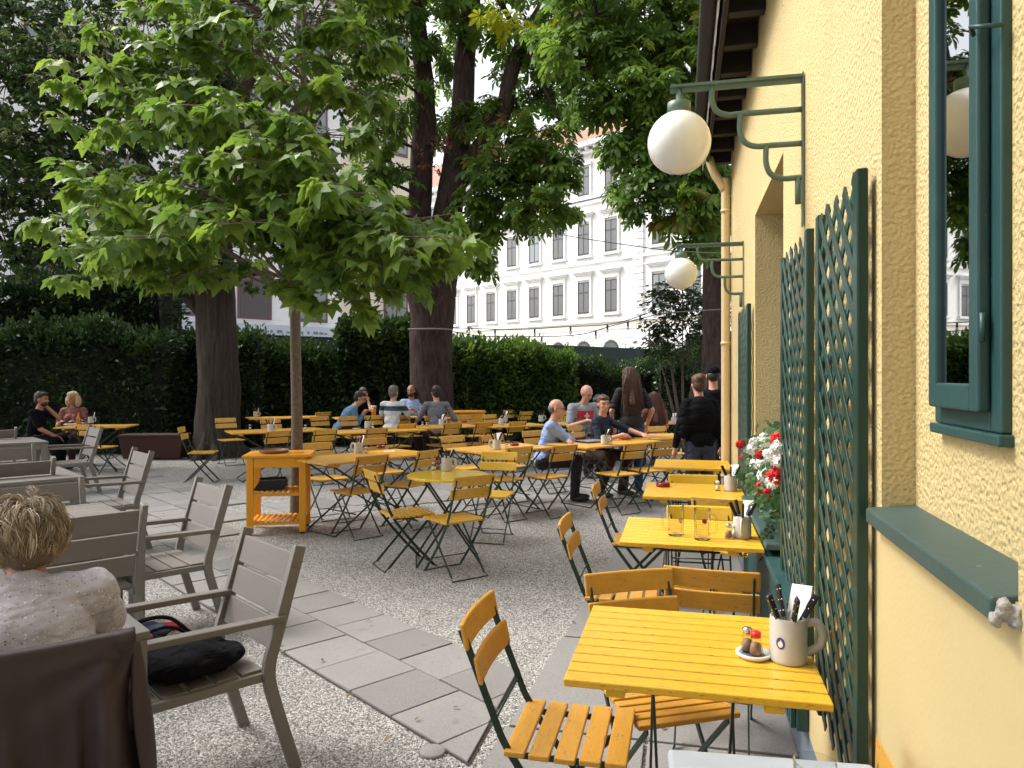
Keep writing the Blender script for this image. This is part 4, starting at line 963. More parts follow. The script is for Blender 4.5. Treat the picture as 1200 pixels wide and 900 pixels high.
def chair(px, py, deg, label, k='o', z=.82, group=CH, off=.315):
    p = G(px, py, z); o = use(k, protos); h = hd(deg)
    o.location = (p.x + h.x * off, p.y + h.y * off, 0); o.rotation_euler = (random.uniform(-.006, .006), random.uniform(-.006, .006), R(deg)); tag(o, label, 'chair', group); return o
G0 = G
# chairs beside the wall tables (headings are the way the sitter would face)
def chair_at(x, y, deg, label, k='o', group=CH, z=0.0):
    o = use(k, protos); h = hd(deg); o.location = (x, y, z); o.rotation_euler = (0, 0, R(deg)); tag(o, label, 'chair', group); return o
SP = .02
chair_at(.195, 2.36, -13, 'nearest ochre folding chair with five wide seat slats, left of the front yellow table', 'n', z=SP)
chair(662, 603, -13, 'folding chair seen from the side left of the second yellow wall table', 'n', .84)
chair(698, 565, -13, 'farther side-on folding chair, left of the third wall table, its back over the gravel', 'n', .84)
chair(738, 664, -75, 'folding chair facing the camera pushed under the back of the front yellow table', 'o', .84)
chair(832, 661, 73, 'folding chair with dark bars on its back, pushed under the second wall table', 'o', .84)
chair(820, 590, -100, 'folding chair facing the camera behind the beer glasses on the second wall table', 'y', .84)
chair(845, 581, 60, 'turned folding chair back peeping over the front edge of the third wall table', 'b', .84)
chair(812, 554, -95, 'folding chair facing the camera behind the third wall table with the red ashtray', 'y', .84)
# round table group
chair(434, 551, 28, 'folding chair turned sideways left of the round yellow table', 'b')
chair(557, 558, 125, 'folding chair with its back to the camera right in front of the round yellow table', 'b')
chair(585, 530, -103, 'bright yellow folding chair facing the camera right behind the round table', 'y')
chair(503, 528, 148, 'folding chair with its back turned left of the mug on the round table', 'b')
# first row
R1 = [(437, 534, 133, 'folding chair with its back turned before the first long table, behind the sideways one'),
      (610, 524, 131, 'folding chair back partly hidden by the bright yellow chair, at the middle long table'),
      (663, 522, 128, 'folding chair with its back turned right of the seat of the man in blue'),
      (746, 520, 124, 'folding chair with its back turned in front of the laptop table, left one of two'),
      (781, 517, 118, 'folding chair with its back turned at the right end of the laptop table'),
      (371, 519, -50, 'folding chair facing the camera behind the first long table, right of the young trunk'),
      (437, 514, -50, 'folding chair facing the camera behind the red ashtray on the first long table'),
      (530, 511, -48, 'folding chair facing the camera in the gap between the first and the middle long table'),
      (577, 510, -47, 'folding chair facing the camera left of the mug on the middle long table'),
      (623, 505, -47, 'folding chair facing the camera right behind the back of the man in the blue shirt'),
      (674, 499, -40, 'narrow seen folding chair between the man in the blue shirt and the woman in navy'),
      (212, 501, 10, 'lone folding chair in profile in front of the furrowed linden trunk')]
for i, (a, b, c, l) in enumerate(R1): chair(a, b, c, l, 'b' if i % 2 else 'o')
R2 = [(264, 490, -50, 'folding chair facing the camera at the far left table just right of the linden trunk'),
      (317, 491, -50, 'folding chair facing the camera beside the mug on the far left table'),
      (327, 505, 133, 'folding chair with its back turned left of the young trunk, above the amber stand'),
      (382, 503, 131, 'reddish folding chair back turned to the camera first right of the young trunk'),
      (374, 488, -50, 'folding chair facing the camera below the back of the man in the denim shirt'),
      (407, 488, -50, 'folding chair facing the camera left of the second row mug'),
      (437, 487, -48, 'folding chair facing the camera right of the second row mug, below the beer glass'),
      (470, 487, -50, 'folding chair directly below the man in the striped polo shirt'),
      (442, 502, 131, 'folding chair with its back turned right behind the knives of the first long table'),
      (477, 497, 133, 'folding chair with its back turned under the man in the striped polo, second row'),
      (531, 496, 130, 'folding chair with its back turned under the second row mug right of the grey shirt'),
      (568, 495, 130, 'folding chair with its back turned in the middle of the second row'),
      (607, 494, 128, 'folding chair with its back turned left of the man in the blue shirt, second row'),
      (507, 488, -48, 'folding chair facing the camera right below the man in the grey shirt'),
      (543, 487, -48, 'folding chair facing the camera below the bare board right of the chestnut trunk'),
      (573, 486, -46, 'folding chair facing the camera left of the twin mugs in the second row')]
for i, (a, b, c, l) in enumerate(R2): chair(a, b, c, l, 'o' if i % 3 else 'b')
R3 = [(303, 479.5, -55, 'small far folding chair behind the farthest left table mug'),
      (379, 483, 135, 'small far folding chair left of the man in the denim shirt'),
      (597, 480.5, -50, 'small far folding chair just right of the twin mugs'),
      (617, 482.5, 130, 'far folding chair with its back turned left of the head of the man in blue'),
      (661, 482, -45, 'small far folding chair right of the head of the man in blue'),
      (653, 485.5, -45, 'far folding chair half hidden by the face of the man in blue'),
      (770, 486, 95, 'far folding chair under the auburn haired woman'),
      (769, 500, -60, 'folding chair between the waitress and the woman in black'),
      (100, 498, 80, 'dim folding chair with its back to the camera at the table of the seated couple')]
for i, (a, b, c, l) in enumerate(R3): chair(a, b, c, l, 'b')

# tables
def top_slats(mb, L, Wd, n, z0, th, round_=False):
    w = Wd / n
    for i in range(n):
        y = -Wd / 2 + w * (i + .5); l = L
        if round_: l = 2 * math.sqrt(max(.0, (Wd / 2) ** 2 - (abs(y) + w * .3) ** 2))
        mb.box((0, y, z0), (l, w - .0075, th), (0, 0, random.uniform(-.0008, .0008)))
def make_table(L, Wd, n, mat, depthwise=False, name='garden_table'):
    t = empty(name); s = MB(); top_slats(s, L, Wd, n, .74, .022); s.build('table_top', mat, t, .004)
    b = MB()
    for x in (-L / 2 + .14, L / 2 - .14): b.box((x, 0, .716), (.05, Wd - .04, .024))
    b.build('batten', mat, t, .003)
    if depthwise:
        for sx in (-1, 1):
            for sy in (-1, 1):
                l = MB(); x = sx * (L / 2 - (.22 if sy > 0 else .238)); l.bar((x, sy * .24, .70), (x, -sy * .27, .012), .008, .020); l.build('leg', M['green_iron'], t, .002)
        for sy in (-1, 1):
            for (y, z) in ((sy * .27, .012), (sy * .24, .70), (sy * .12, .20)): l = MB(); l.tube([(-L / 2 + .2, y, z), (L / 2 - .2, y, z)], .006, 6); l.build('stretcher', M['green_iron'], t)
        return t
    for sy in (-1, 1):
        for sx in (-1, 1):
            l = MB(); y = sy * (Wd / 2 - (.10 if sx > 0 else .125)); l.bar((sx * (L / 2 - .16), y, .70), (-sx * (L / 2 - .12) * .92, y, .012), .008, .018); l.build('leg', M['green_iron'], t, .002)
    for sx in (-1, 1):
        x = sx * (L / 2 - .12) * .92; y = Wd / 2 - .10
        for (xx, zz) in ((x, .012), (x * .55, .20), (sx * (L / 2 - .16), .695)): l = MB(); l.tube([(xx, -y, zz), (xx, y, zz)], .0065, 6); l.build('stretcher', M['green_iron'], t)
    return t
tp = {'w': make_table(.69, .675, 10, M['table_wood'], True), 'l': make_table(1.4, .70, 8, M['table_wood_old']), 's': make_table(1.1, .70, 8, M['table_wood_old'])}
TB = 'yellow slatted garden tables'
def table(k, loc, deg, label, z=0.0):
    o = use(k, tp); o.location = (loc[0], loc[1], z); o.rotation_euler = (0, 0, R(deg)); tag(o, label, 'table', TB); return o
table('w', W(2.335, .028), -13.3, 'nearest yellow slatted table with the grey stoneware mug and knives', SP)
table('w', W(4.05, .035), -13, 'second yellow slatted table along the wall, carrying two empty beer glasses', SP)
table('w', W(5.50, .075), -13, 'third yellow table along the wall with a red ashtray', SP)
table('w', W(7.15, .085), -13, 'fourth yellow table along the wall in front of the woman in black', SP)
def tcorner(k, px, py, deg, label, L, Wd=.70):     # px,py: nearest-left corner
    c = G(px, py, .75); a = hd(deg); b = hd(deg + 90); p = c + a * L / 2 + b * Wd / 2; return table(k, p, deg, label)
TA = tcorner('l', 383, 544, 48, 'first long ochre table behind the amber service stand', 1.4)
TBm = tcorner('s', 566, 531, 40, 'middle long ochre table behind the round table', 1.1)
TD = tcorner('l', 690, 525, 41, 'long ochre table with the laptop and glass mug in front of the woman in navy', 1.4, .75)
tcorner('l', 272, 508, 30, 'left far ochre table between the linden and the young trunk', 1.4)
tcorner('l', 399, 508, 32, 'second row ochre table right of the young trunk', 1.4)
tcorner('s', 497, 502, 30, 'second row ochre table below the man in the grey shirt', 1.1)
tcorner('s', 578, 500.5, 28, 'second row ochre table with the twin mugs', 1.1)
tcorner('l', 292, 491, 26, 'farthest left ochre table in the last row', 1.4)
tcorner('l', 395, 491, 22, 'last row ochre table shared by the group of five', 1.4)
tcorner('l', 455, 489.5, 22, 'last row ochre table right of the beer glass', 1.4)
tcorner('s', 668, 498, 35, 'ochre table where the bald man in the grey T-shirt sits', 1.1)
tcorner('s', 706, 497, 30, 'ochre table with papers in front of the standing waitress', 1.1)
tcorner('s', 760, 497, 20, 'far right ochre table in front of the auburn haired woman', 1.1)
tcorner('s', 757, 515, 25, 'empty ochre table between the waitress and the woman in black', 1.1)
tcorner('s', 70, 501, 10, 'dim ochre table of the couple in the left corner', .9)
tb = empty('bare_table', AT(546, 15.2)); tag(tb, 'taller amber table with a closed front right of the chestnut trunk', 'table')
mb = MB(); mb.box((0, 0, .86), (.75, .55, .03)); mb.build('table_top', M['bench_wood'], tb, .005)
mb = MB(); mb.box((0, -.24, .72), (.70, .02, .22)); mb.box((0, .24, .72), (.70, .02, .22)); mb.build('apron', M['bench_wood'], tb, .003)
for sx in (-1, 1):
    for sy in (-1, 1): mb = MB(); mb.box((sx * .33, sy * .23, .42), (.05, .05, .84)); mb.build('leg', M['bench_wood'], tb, .003)
tb.rotation_euler = (0, 0, R(12))
# round table
rt_ = empty('round_table', G(525, 556, .75) * 1.0); rt_.location.z = 0; rt_.rotation_euler = (0, 0, R(8)); tag(rt_, 'bright glossy yellow round slatted table in the middle of the gravel', 'table')
mb = MB(); top_slats(mb, .7, .70, 14, .74, .022, True); mb.lathe([(.335, .728), (.349, .728), (.352, .74), (.349, .7505), (.336, .7505)], (0, 0, 0), 48); mb.build('table_top', M['round_wood'], rt_, .002)
for sy in (-1, 1):
    for sx in (-1, 1): mb = MB(); y = sy * (.20 if sx > 0 else .18); mb.bar((sx * .20, y, .715), (-sx * .27, y, .012), .008, .018); mb.build('leg', M['green_iron'], rt_, .002)
for sx in (-1, 1):
    for (x, z) in ((.27, .012), (.2, .71)): mb = MB(); mb.tube([(sx * x, -.21, z), (sx * x, .21, z)], .006, 6); mb.build('stretcher', M['green_iron'], rt_)
# white table in the lower right corner, with a drinking glass
a = G(782, 876, .77); b_ = G(1070, 898, .77); dx = (b_ - a).normalized(); ang = math.atan2(dx.y, dx.x)
wt = empty('white_table', (a.x + dx.x * .215 + math.sin(ang) * .25, a.y + dx.y * .215 - math.cos(ang) * .25, 0), ang, 'scuffed white table top in the bottom right corner below the nearest yellow table', 'table')
mb = MB(); mb.box((0, 0, .757), (.43, .50, .026)); mb.build('table_top', M['table_white'], wt, .010, seg=3)
for sx in (-1, 1):
    mb = MB(); mb.bar((sx * .15, -.2, .74), (sx * .15, .2, .02), .02, .02); mb.bar((sx * .15, .2, .74), (sx * .15, -.2, .02), .02, .02); mb.build('leg', M['green_iron'], wt)
gl = G(955, 893, .885); mb = MB()
mb.lathe([(.0, .006), (.026, .006), (.031, .05), (.036, .115), (.0378, .1155), (.0385, .115), (.033, .05), (.0285, 0), (0, 0)], (gl.x, gl.y - .0, .7705), 40)
o = mb.build('drinking_glass', M['glass']); tag(o, 'empty drinking glass with only its rim in view on the white table', 'glass')
q_ = W(1.57, .375); o = chair_at(q_.x, q_.y, 167, 'folded chair leaning on the wall, its orange slat end showing at the bottom right', 'n', z=SP - .02); o.scale = (.12, 1, .985)

# amber service stand
p0 = G(301, 534, .80)
st = empty('service_stand', (p0.x + .10, p0.y + .27, 0), R(9), 'amber painted wooden service stand with two slatted shelves in front of the young tree', 'stand')
mb = MB(); mb.box((.04, .02, .785), (.66, .52, .028)); mb.build('stand_top', M['stand_wood'], st, .006)
for i, (sx, sy) in enumerate(((-1, -1), (1, -1), (-1, 1), (1, 1))):
    mb = MB(); mb.box((.04 + sx * .255, sy * .20, .385 + .01), (.065, .055, .75)); lg = mb.build('leg', M['stand_wood'], st, .004)
    if sx > 0: mb = MB(); mb.lathe([(0, -.012), (.022, -.012), (.022, .012), (0, .012)], (0, 0, 0), 14); w_ = mb.build('castor', M['black_plastic'], lg); w_.location = (.04 + sx * .255, sy * .20, .022); w_.rotation_euler = (R(90), 0, 0)
mb = MB(); mb.box((.04, -.20, .72), (.45, .03, .095)); mb.box((.04, .20, .72), (.45, .03, .095)); mb.box((-.215, 0, .72), (.03, .35, .095)); mb.box((.295, 0, .72), (.03, .35, .095)); mb.build('apron', M['stand_wood'], st, .003)
for z in (.42, .13):
    mb = MB()
    for i in range(10): mb.box((-.20 + i * .0535, 0, z), (.036, .42, .014))
    mb.box((.04, -.195, z - .022), (.45, .025, .028)); mb.box((.04, .195, z - .022), (.45, .025, .028)); mb.build('shelf', M['stand_wood'], st, .002)
def on_stand(x, y, z): c, s = math.cos(R(9)), math.sin(R(9)); return Vector((st.location.x + c * x - s * y, st.location.y + s * x + c * y, z))
mb = MB(); mb.lathe([(0, 0), (.13, 0), (.145, .008), (.15, .03), (.143, .031), (.135, .014), (0, .012)], on_stand(-.02, .03, .800), 36); o = mb.build('round_tray', M['bread_wood']); tag(o, 'round red brown tray on top of the amber service stand', 'tray')
mb = MB(); mb.box((0, 0, .004), (.10, .16, .008), (0, 0, .3)); o = mb.build('menu_card', M['stand_wood'], loc=on_stand(.23, .03, .800)); tag(o, 'pale yellow card lying right of the round tray', 'card')
for i in range(4):
    mb = MB(); w = .30 - i * .012; mb.box((0, 0, 0), (w, .26, .004)); 
    for (q, d) in (((w / 2, 0, .012), (.006, .27, .022)), ((-w / 2, 0, .012), (.006, .27, .022)), ((0, .13, .012), (w, .006, .022)), ((0, -.13, .012), (w, .006, .022))): mb.box(q, d)
    o = mb.build('black_tray', M['black_plastic'], None, .004, loc=on_stand(-.04 + i * .006, .0, .434 + i * .026), rz=R(9 + i * 4)); tag(o, ('lowest', 'second lowest', 'second highest', 'topmost')[i] + ' black tray in the stack on the upper shelf of the amber stand', 'tray', 'stacked black trays')

# grey furniture on the left
def make_armchair():
    t = empty('armchair')
    sm = MB(); n = 5
    for i in range(n): sm.box((-.19 + i * .098, 0, .425 - .002 * i), (.088, .46, .018))
    sm.build('seat', M['grey_slat'], t, .003)
    bk = MB()
    for i in range(3):
        z = .56 + i * .128; x = -.245 - (z - .43) * .27
        bk.box((x, 0, z), (.018, .46, .118), (0, -math.atan(.27), 0))
    bk.build('backrest', M['grey_slat'], t, .003)
    for sy in (-1, 1):
        y = sy * .252; l = MB()
        P = curve_pts([(-.36, y, .0), (-.275, y, .28), (-.245, y, .43), (-.29, y, .60), (-.375, y, .895)], 4)
        for a, c in zip(P[:-1], P[1:]): l.bar(a, c + (c - a) * .12, .03, .048, up=(1, 0, 0))
        l.build('rear_leg', M['grey_metal'], t, .003)
        l = MB(); l.box((.265, y, .31), (.042, .028, .62)); l.build('leg', M['grey_metal'], t, .003)
        l = MB(); l.box((-.012, y, .634), (.60, .052, .026), (0, R(-1.5), 0)); l.build('armrest', M['grey_slat'], t, .005)
        l = MB(); l.box((0, y * .94, .405), (.52, .026, .034)); l.build('seat_rail', M['grey_metal'], t, .003)
    f = MB(); f.box((.25, 0, .405), (.026, .45, .034)); f.build('seat_rail', M['grey_metal'], t, .003)
    return t
arm = {'a': make_armchair()}
def armchair(px, py, deg, label, z=.89, off=.37):
    p = G(px, py, z); h = hd(deg); o = use('a', arm); o.location = (p.x + h.x * off, p.y + h.y * off, .0); o.rotation_euler = (0, 0, R(deg)); tag(o, label, 'armchair', 'grey slatted armchairs'); return o
AC1 = armchair(317, 632, 223, 'nearest grey slatted armchair with a black bag on its seat')
armchair(249, 566, 223, 'second grey slatted armchair standing empty at the slab path, left of the nearest one')
armchair(167, 528, 223, 'third grey armchair, angled, left of the dark red planter')
armchair(112, 500, 225, 'far grey armchair seen edge on in front of the seated couple')
armchair(108, 600, 133, 'grey armchair with its brown shaded back to the camera behind the blond head')
armchair(45, 566, -47, 'light grey armchair facing the camera above the blond head')
armchair(22, 540, 133, 'armchair with brown shaded back left of the second grey table')
armchair(4, 524, -47, 'light grey armchair back at the left edge, between two brown backed ones')
armchair(-8, 503, 133, 'farthest brown backed armchair cut by the left edge')
gmb = {}
def make_gtable():
    t = empty('grey_table'); mb = MB(); L, Wd = .95, .85
    for i in range(7): mb.box((-L / 2 + .07 + (i + .5) * (L - .14) / 7, 0, .737), ((L - .14) / 7 - .004, Wd - .09, .02))
    mb.build('table_top', M['grey_slat'], t, .003)
    mb = MB(); mb.box((0, -Wd / 2 + .0225, .735), (L, .045, .026)); mb.box((0, Wd / 2 - .0225, .735), (L, .045, .026)); mb.box((-L / 2 + .035, 0, .735), (.068, Wd - .092, .026)); mb.box((L / 2 - .035, 0, .735), (.068, Wd - .092, .026)); mb.build('frame', M['grey_metal'], t, .003)
    mb = MB(); mb.box((0, -Wd / 2 + .03, .685), (L - .15, .022, .07)); mb.box((0, Wd / 2 - .03, .685), (L - .15, .022, .07)); mb.box((-L / 2 + .03, 0, .685), (.022, Wd - .15, .07)); mb.box((L / 2 - .03, 0, .685), (.022, Wd - .15, .07)); mb.build('apron', M['grey_metal'], t, .003)
    for sx in (-1, 1):
        for sy in (-1, 1): mb = MB(); mb.box((sx * (L / 2 - .042), sy * (Wd / 2 - .042), .36), (.072, .072, .72)); mb.build('leg', M['grey_metal'], t, .004)
    return t
gt = {'g': make_gtable()}
def gtable(px, py, label):                          # px,py: near right corner at z .75
    c = G(px, py, .75); p = c - E1 * .425 + E2 * .475; o = use('g', gt); o.location = (p.x, p.y, 0); o.rotation_euler = (0, 0, R(133)); tag(o, label, 'table', 'grey slatted tables'); return o
GT1 = gtable(176, 738, 'nearest grey slatted table where the woman in the speckled blouse leans')
gtable(172, 612, 'second grey slatted table behind the blond head')
gtable(100, 558, 'third grey slatted table, only its corner showing at the left')
gtable(57, 517, 'farthest grey table with its square leg beside the knee of the man in black')

# jacket draped over the woman's chair
JA = 120
jc_corner = G(146, 752, .885); hj = hd(JA); rj = Vector((hj.y, -hj.x, 0))          # rj: towards the chair's right side
jc = jc_corner - rj * .252; ch = use('a', arm); ch.location = (jc.x + hj.x * .37, jc.y + hj.y * .37, 0); ch.rotation_euler = (0, 0, R(JA)); tag(ch, 'grey armchair under the draped brown jacket, seat of the woman in the speckled blouse', 'armchair', 'grey slatted armchairs')
WCH = ch.location.copy()
def jacket():
    t = MB(); nu, nv = 56, 64; V = []
    for i in range(nu + 1):
        s = -1 + 2 * i / nu                         # across the back
        for j in range(nv + 1):
            q = j / nv                              # 0 front hem inside .. .22 top .. 1 hem at the back
            y = s * .276
            if q < .2: k = q / .2; x = -.335 + .0 * k; z = .62 + k * .28; x -= k * .035
            elif q < .26: k = (q - .2) / .06; a = PI * k; x = -.382 - .024 * (1 - math.cos(a)) / 1.0 + .012; z = .900 + .016 * math.sin(a)
            else:
                k = (q - .26) / .74; z = .900 - .86 * k * 1.0; x = -.418 + (.90 - z) * .10 * 1.0
                x -= .012 * math.sin(s * 9 + k * 2.0) * min(1, k * 2.5) + .010 * math.sin(s * 23 + 4 * k) * min(1, k * 2)
                if abs(s) > .78: x += (abs(s) - .78) * .30 * min(1, k * 4); 
                y += .05 * s * k + .010 * math.sin(k * 9 + s * 5) * k
                # sleeve fold on the right
                f = math.exp(-((s + .70) / .085) ** 2) * min(1, k * 3.5); x -= .050 * f; 
                f2 = math.exp(-((s + .54 + .06 * k) / .05) ** 2) * max(0, min(1, (k - .15) * 5)); x += .045 * f2
                ds, dz_ = (s + 1) * .27, (.90 - z); rr_ = math.hypot(ds, dz_); ph = math.atan2(dz_, ds + 1e-4); x += .016 * math.sin(ph * 13 + 1) * math.exp(-rr_ * 5) * min(1, rr_ * 12)
                dip = .03 * math.exp(-((s + 1) / .3) ** 2); z -= dip * .2
            z += .012 - .012 * (1 - s * s) * (1 if q < .3 else .4)
            V.append((x, y, z))
    t.add(V, [(i * (nv + 1) + j, (i + 1) * (nv + 1) + j, (i + 1) * (nv + 1) + j + 1, i * (nv + 1) + j + 1) for i in range(nu) for j in range(nv)], smooth=True)
    # side flap folding round the post
    V = []; 
    for i in range(13):
        for j in range(41):
            a = i / 12; k = j / 40; z = .895 - .86 * k
            V.append((-.40 + .03 * a + (.90 - z) * .10 + .17 * a * k, -.27 - .022 * math.sin(a * PI) - .05 * k + .012 * math.sin(k * 7 + a * 4) - .02 * k * a, z - .02 * a))
    t.add(V, [(i * 41 + j, (i + 1) * 41 + j, (i + 1) * 41 + j + 1, i * 41 + j + 1) for i in range(12) for j in range(40)], smooth=True)
    o = t.build('jacket', M['brown_cloth']); md = o.modifiers.new('thick', 'SOLIDIFY'); md.thickness = .006
    o.location = ch.location; o.rotation_euler = (0, 0, R(JA)); tag(o, 'dark brown jacket draped over the chair back in the bottom left corner', 'jacket')
jacket()
# bag on the nearest armchair
def blob(name, caps, mat, vox=.01, parent=None, smooth=6, disp=0.0, dscale=.05):
    mb = MB()
    for c in caps:
        if c[0] == 'e': mb.ell(c[1], c[2], c[3] if len(c) > 3 else None, 18, 12)
        else:
            p0, p1, r0, r1 = Vector(c[1]), Vector(c[2]), c[3], c[4]; d = p1 - p0; n_ = 5; fl = c[5] if len(c) > 5 else None
            pts, rr = [], []
            dn = d.normalized() if d.length > 1e-6 else Vector((0, 0, 1))
            for k in (1.0, .8, .45): pts.append(p0 - dn * r0 * k); rr.append(max(.12 * r0, r0 * math.sqrt(max(0, 1 - k * k))))
            for k in range(n_ + 1): pts.append(p0 + d * k / n_); rr.append(r0 + (r1 - r0) * k / n_)
            for k in (.45, .8, 1.0): pts.append(p1 + dn * r1 * k); rr.append(max(.12 * r1, r1 * math.sqrt(max(0, 1 - k * k))))
            mb.tube(pts, rr, 14, flat=fl)
    o = mb.build(name, mat, parent)
    md = o.modifiers.new('remesh', 'REMESH'); md.mode = 'VOXEL'; md.voxel_size = vox; md.use_smooth_shade = True
    if smooth: m2 = o.modifiers.new('smooth', 'SMOOTH'); m2.factor = .5; m2.iterations = smooth
    if disp:
        tx = bpy.data.textures.new(name, 'CLOUDS'); tx.noise_scale = dscale; tx.noise_depth = 2
        m3 = o.modifiers.new('folds', 'DISPLACE'); m3.texture = tx; m3.strength = disp; m3.mid_level = .5; m3.texture_coords = 'LOCAL'
    return o
ac = AC1.location; hA = hd(223); rA = Vector((hA.y, -hA.x, 0))
def onac(f, r, z): return Vector((ac.x, ac.y, 0)) + hA * f + rA * r + Vector((0, 0, z))
bg = empty('handbag', onac(.04, 0, .437)); tag(bg, 'slouched black cloth bag lying open on the nearest grey armchair', 'bag')
def loc_(p): return tuple(p - Vector(bg.location))
blob('bag_body', [('e', loc_(onac(.02, -.08, .50)), (.19, .17, .068), (0, 0, R(40))), ('e', loc_(onac(.14, .06, .505)), (.12, .12, .07)), ('e', loc_(onac(-.10, -.10, .485)), (.10, .12, .045))], M['black_cloth'], .008, bg, 4, .03, .09)
mb = MB()
mb.tube(curve_pts([onac(.20, .12, .50), onac(.14, .14, .60), onac(.02, .12, .61), onac(-.06, .08, .54)], 6), .010, 8, flat=.5); mb.tube(curve_pts([onac(.22, .02, .50), onac(.15, .03, .58), onac(.04, .02, .60), onac(-.05, 0, .54)], 6), .008, 8, flat=.5)
child(mb, 'strap', M['black_cloth'], bg)
o = blob('pouch', [('e', (0, 0, 0), (.07, .045, .03), (0, .3, .5))], M['pink_item'], .006, None, 3); o.location = onac(.16, .06, .585); tag(o, 'pink pouch poking out of the black bag', 'pouch')
o = blob('folded_scarf', [('e', (0, 0, 0), (.12, .06, .035), (0, 0, .5)), ('e', (.06, .05, .01), (.09, .05, .03), (0, 0, -.4))], M['slate_cloth'], .008, None, 3, .02, .05); o.location = onac(.13, .20, .535); tag(o, 'dark blue folded scarf beside the black bag', 'scarf')
o = blob('red_purse', [('e', (0, 0, 0), (.08, .03, .02), (0, 0, .3))], M['red_cloth'], .006, None, 2); o.location = onac(.0, .20, .545); tag(o, 'thin red purse on the far side of the black bag', 'purse')

hl_ = Vector(house.location)
blob('broken_plaster', [('e', tuple(W(1.203, .452, 1.262) - hl_), (.008, .012, .018)), ('e', tuple(W(1.200, .468, 1.252) - hl_), (.012, .014, .018)), ('e', tuple(W(1.203, .442, 1.246) - hl_), (.008, .01, .012))], simple('crumbled mortar', (.40, .38, .35), .95, .5, 90, .8), .003, house, 0, .014, .012)
# things on tables
def mug(p, rz, label, s=1.0, near=False, knives=4, napkin=True, where='', mat='stoneware', logo=False):
    t = empty('stoneware_mug', p, rz, label, 'mug', 'cutlery mugs')
    mb = MB(); r = .0475 * s; h = .118 * s
    mb.lathe([(0, .002), (r * .97, 0), (r * 1.02, .006), (r * 1.0, .012), (r, h - .016), (r * .97, h - .010), (r * .96, h - .004), (r * .93, h), (r * .89, h - .002), (r * .87, .012), (0, .010)], (0, 0, 0), 40 if near else 18)
    mb.build('body', M[mat], t)
    mb = MB(); mb.tube(curve_pts([(r * .96, 0, h * .85), (r + .026 * s, 0, h * .86), (r + .040 * s, 0, h * .62), (r + .032 * s, 0, h * .35), (r * .97, 0, h * .18)], 6), .0075 * s, 10, flat=1.5)
    mb.build('handle', M[mat], t)
    if logo:
        mb = MB(); 
        V = []; a0 = -2.2
        for i in range(21): a = 2 * PI * i / 20; V.append(((r + .0007) * math.cos(a0 + .013 * math.cos(a) / r), (r + .0007) * math.sin(a0 + .013 * math.cos(a) / r), .062 + .017 * math.sin(a)))
        mb.add(V, [tuple(range(20))])
        mb.build('printed_emblem', M['logo_blue'], t)
        mb = MB(); V = []; a0 = -2.2
        for i in range(11): a = 2 * PI * i / 10; V.append(((r + .0013) * math.cos(a0 + .0075 * math.cos(a) / r), (r + .0013) * math.sin(a0 + .0075 * math.cos(a) / r), .059 + .009 * math.sin(a)))
        mb.add(V, [tuple(range(10))]); mb.build('printed_emblem', M['white_ceramic'], t)
    px_, py_, pz = p; wl = label
    KN = []
    for k in range(knives):
        a = R(200) + k * 1.15 + random.uniform(-.2, .2); rr = r * random.uniform(.45, .62); b0 = Vector((px_, py_, pz)) + Vector((math.cos(a + 3.0) * rr * .5, math.sin(a + 3.0) * rr * .5, .014)); tip = Vector((px_ + math.cos(a) * (r * .80), py_ + math.sin(a) * (r * .80), pz + h)); d = (tip - b0).normalized()
        kn = empty('table_knife', b0); KN.append((tip.x / tip.y, kn))
        b = MB(); b.bar((0, 0, 0), d * .115 * s, .016 * s, .0016); b.build('blade', M['steel'], kn)
        up = Vector((-math.sin(a), math.cos(a), 0))
        b = MB(); 
        if near: b.bar(d * .110, d * .158, .012, .017, up=d.cross(up)); b.bar(d * .156, d * .206, .0125, .020, up=d.cross(up)); b.build('handle', M['black_plastic'], kn, .004)
        else: b.bar(d * .112 * s, d * .195 * s, .012 * s, .017 * s, up=d.cross(up)); b.build('handle', M['black_plastic'], kn)
        if near:
            b = MB(); nrm = d.cross(up).cross(d).normalized()
            for q in (.128, .160, .190):
                c = d * q; b.tube([c - up * .0066, c + up * .0066], .0022, 8)
                nn_ = d.cross(up).normalized(); b.tube([c - nn_ * .0106, c + nn_ * .0106], .0022, 8)
            b.build('rivet', M['steel'], kn)
    KN.sort(key=lambda q: q[0]); nm_ = {3: ('left', 'middle', 'right'), 5: ('leftmost', 'second from left', 'middle', 'second from right', 'rightmost')}[knives]
    for q, w_ in zip(KN, nm_): tag(q[1], w_ + ' black handled knife in the ' + where, 'knife', 'knives in the ' + where)
    if napkin:
        nk = MB(); a = R(30) if near else random.uniform(0, 1.2); d = Vector((math.cos(a), math.sin(a), 0)); e = Vector((-d.y, d.x, 0)); c = Vector((px_, py_, pz)) + d * r * .3
        for i in range(5 if near else 2):
            o1 = d * (i * .0035 - .004) + e * random.uniform(-.003, .003); lean = d * .05
            w_ = .034 * s - .002 * i; V = [c + o1 - e * w_ + Vector((0, 0, .02)), c + o1 + e * w_ + Vector((0, 0, .02)), c + o1 + e * w_ + lean + Vector((0, 0, (.186 - .007 * i) * s)), c + o1 - e * w_ + lean * .9 + Vector((0, 0, (.196 - .006 * i) * s))]
            V2 = [v + d * .0022 for v in V]; nk.add(V + V2, [(0, 1, 2, 3), (7, 6, 5, 4), (0, 4, 5, 1), (1, 5, 6, 2), (2, 6, 7, 3), (3, 7, 4, 0)])
        o = nk.build('paper_napkins', M['paper']); tag(o, 'folded white paper napkins standing in the ' + where, 'napkins', None)
    return t
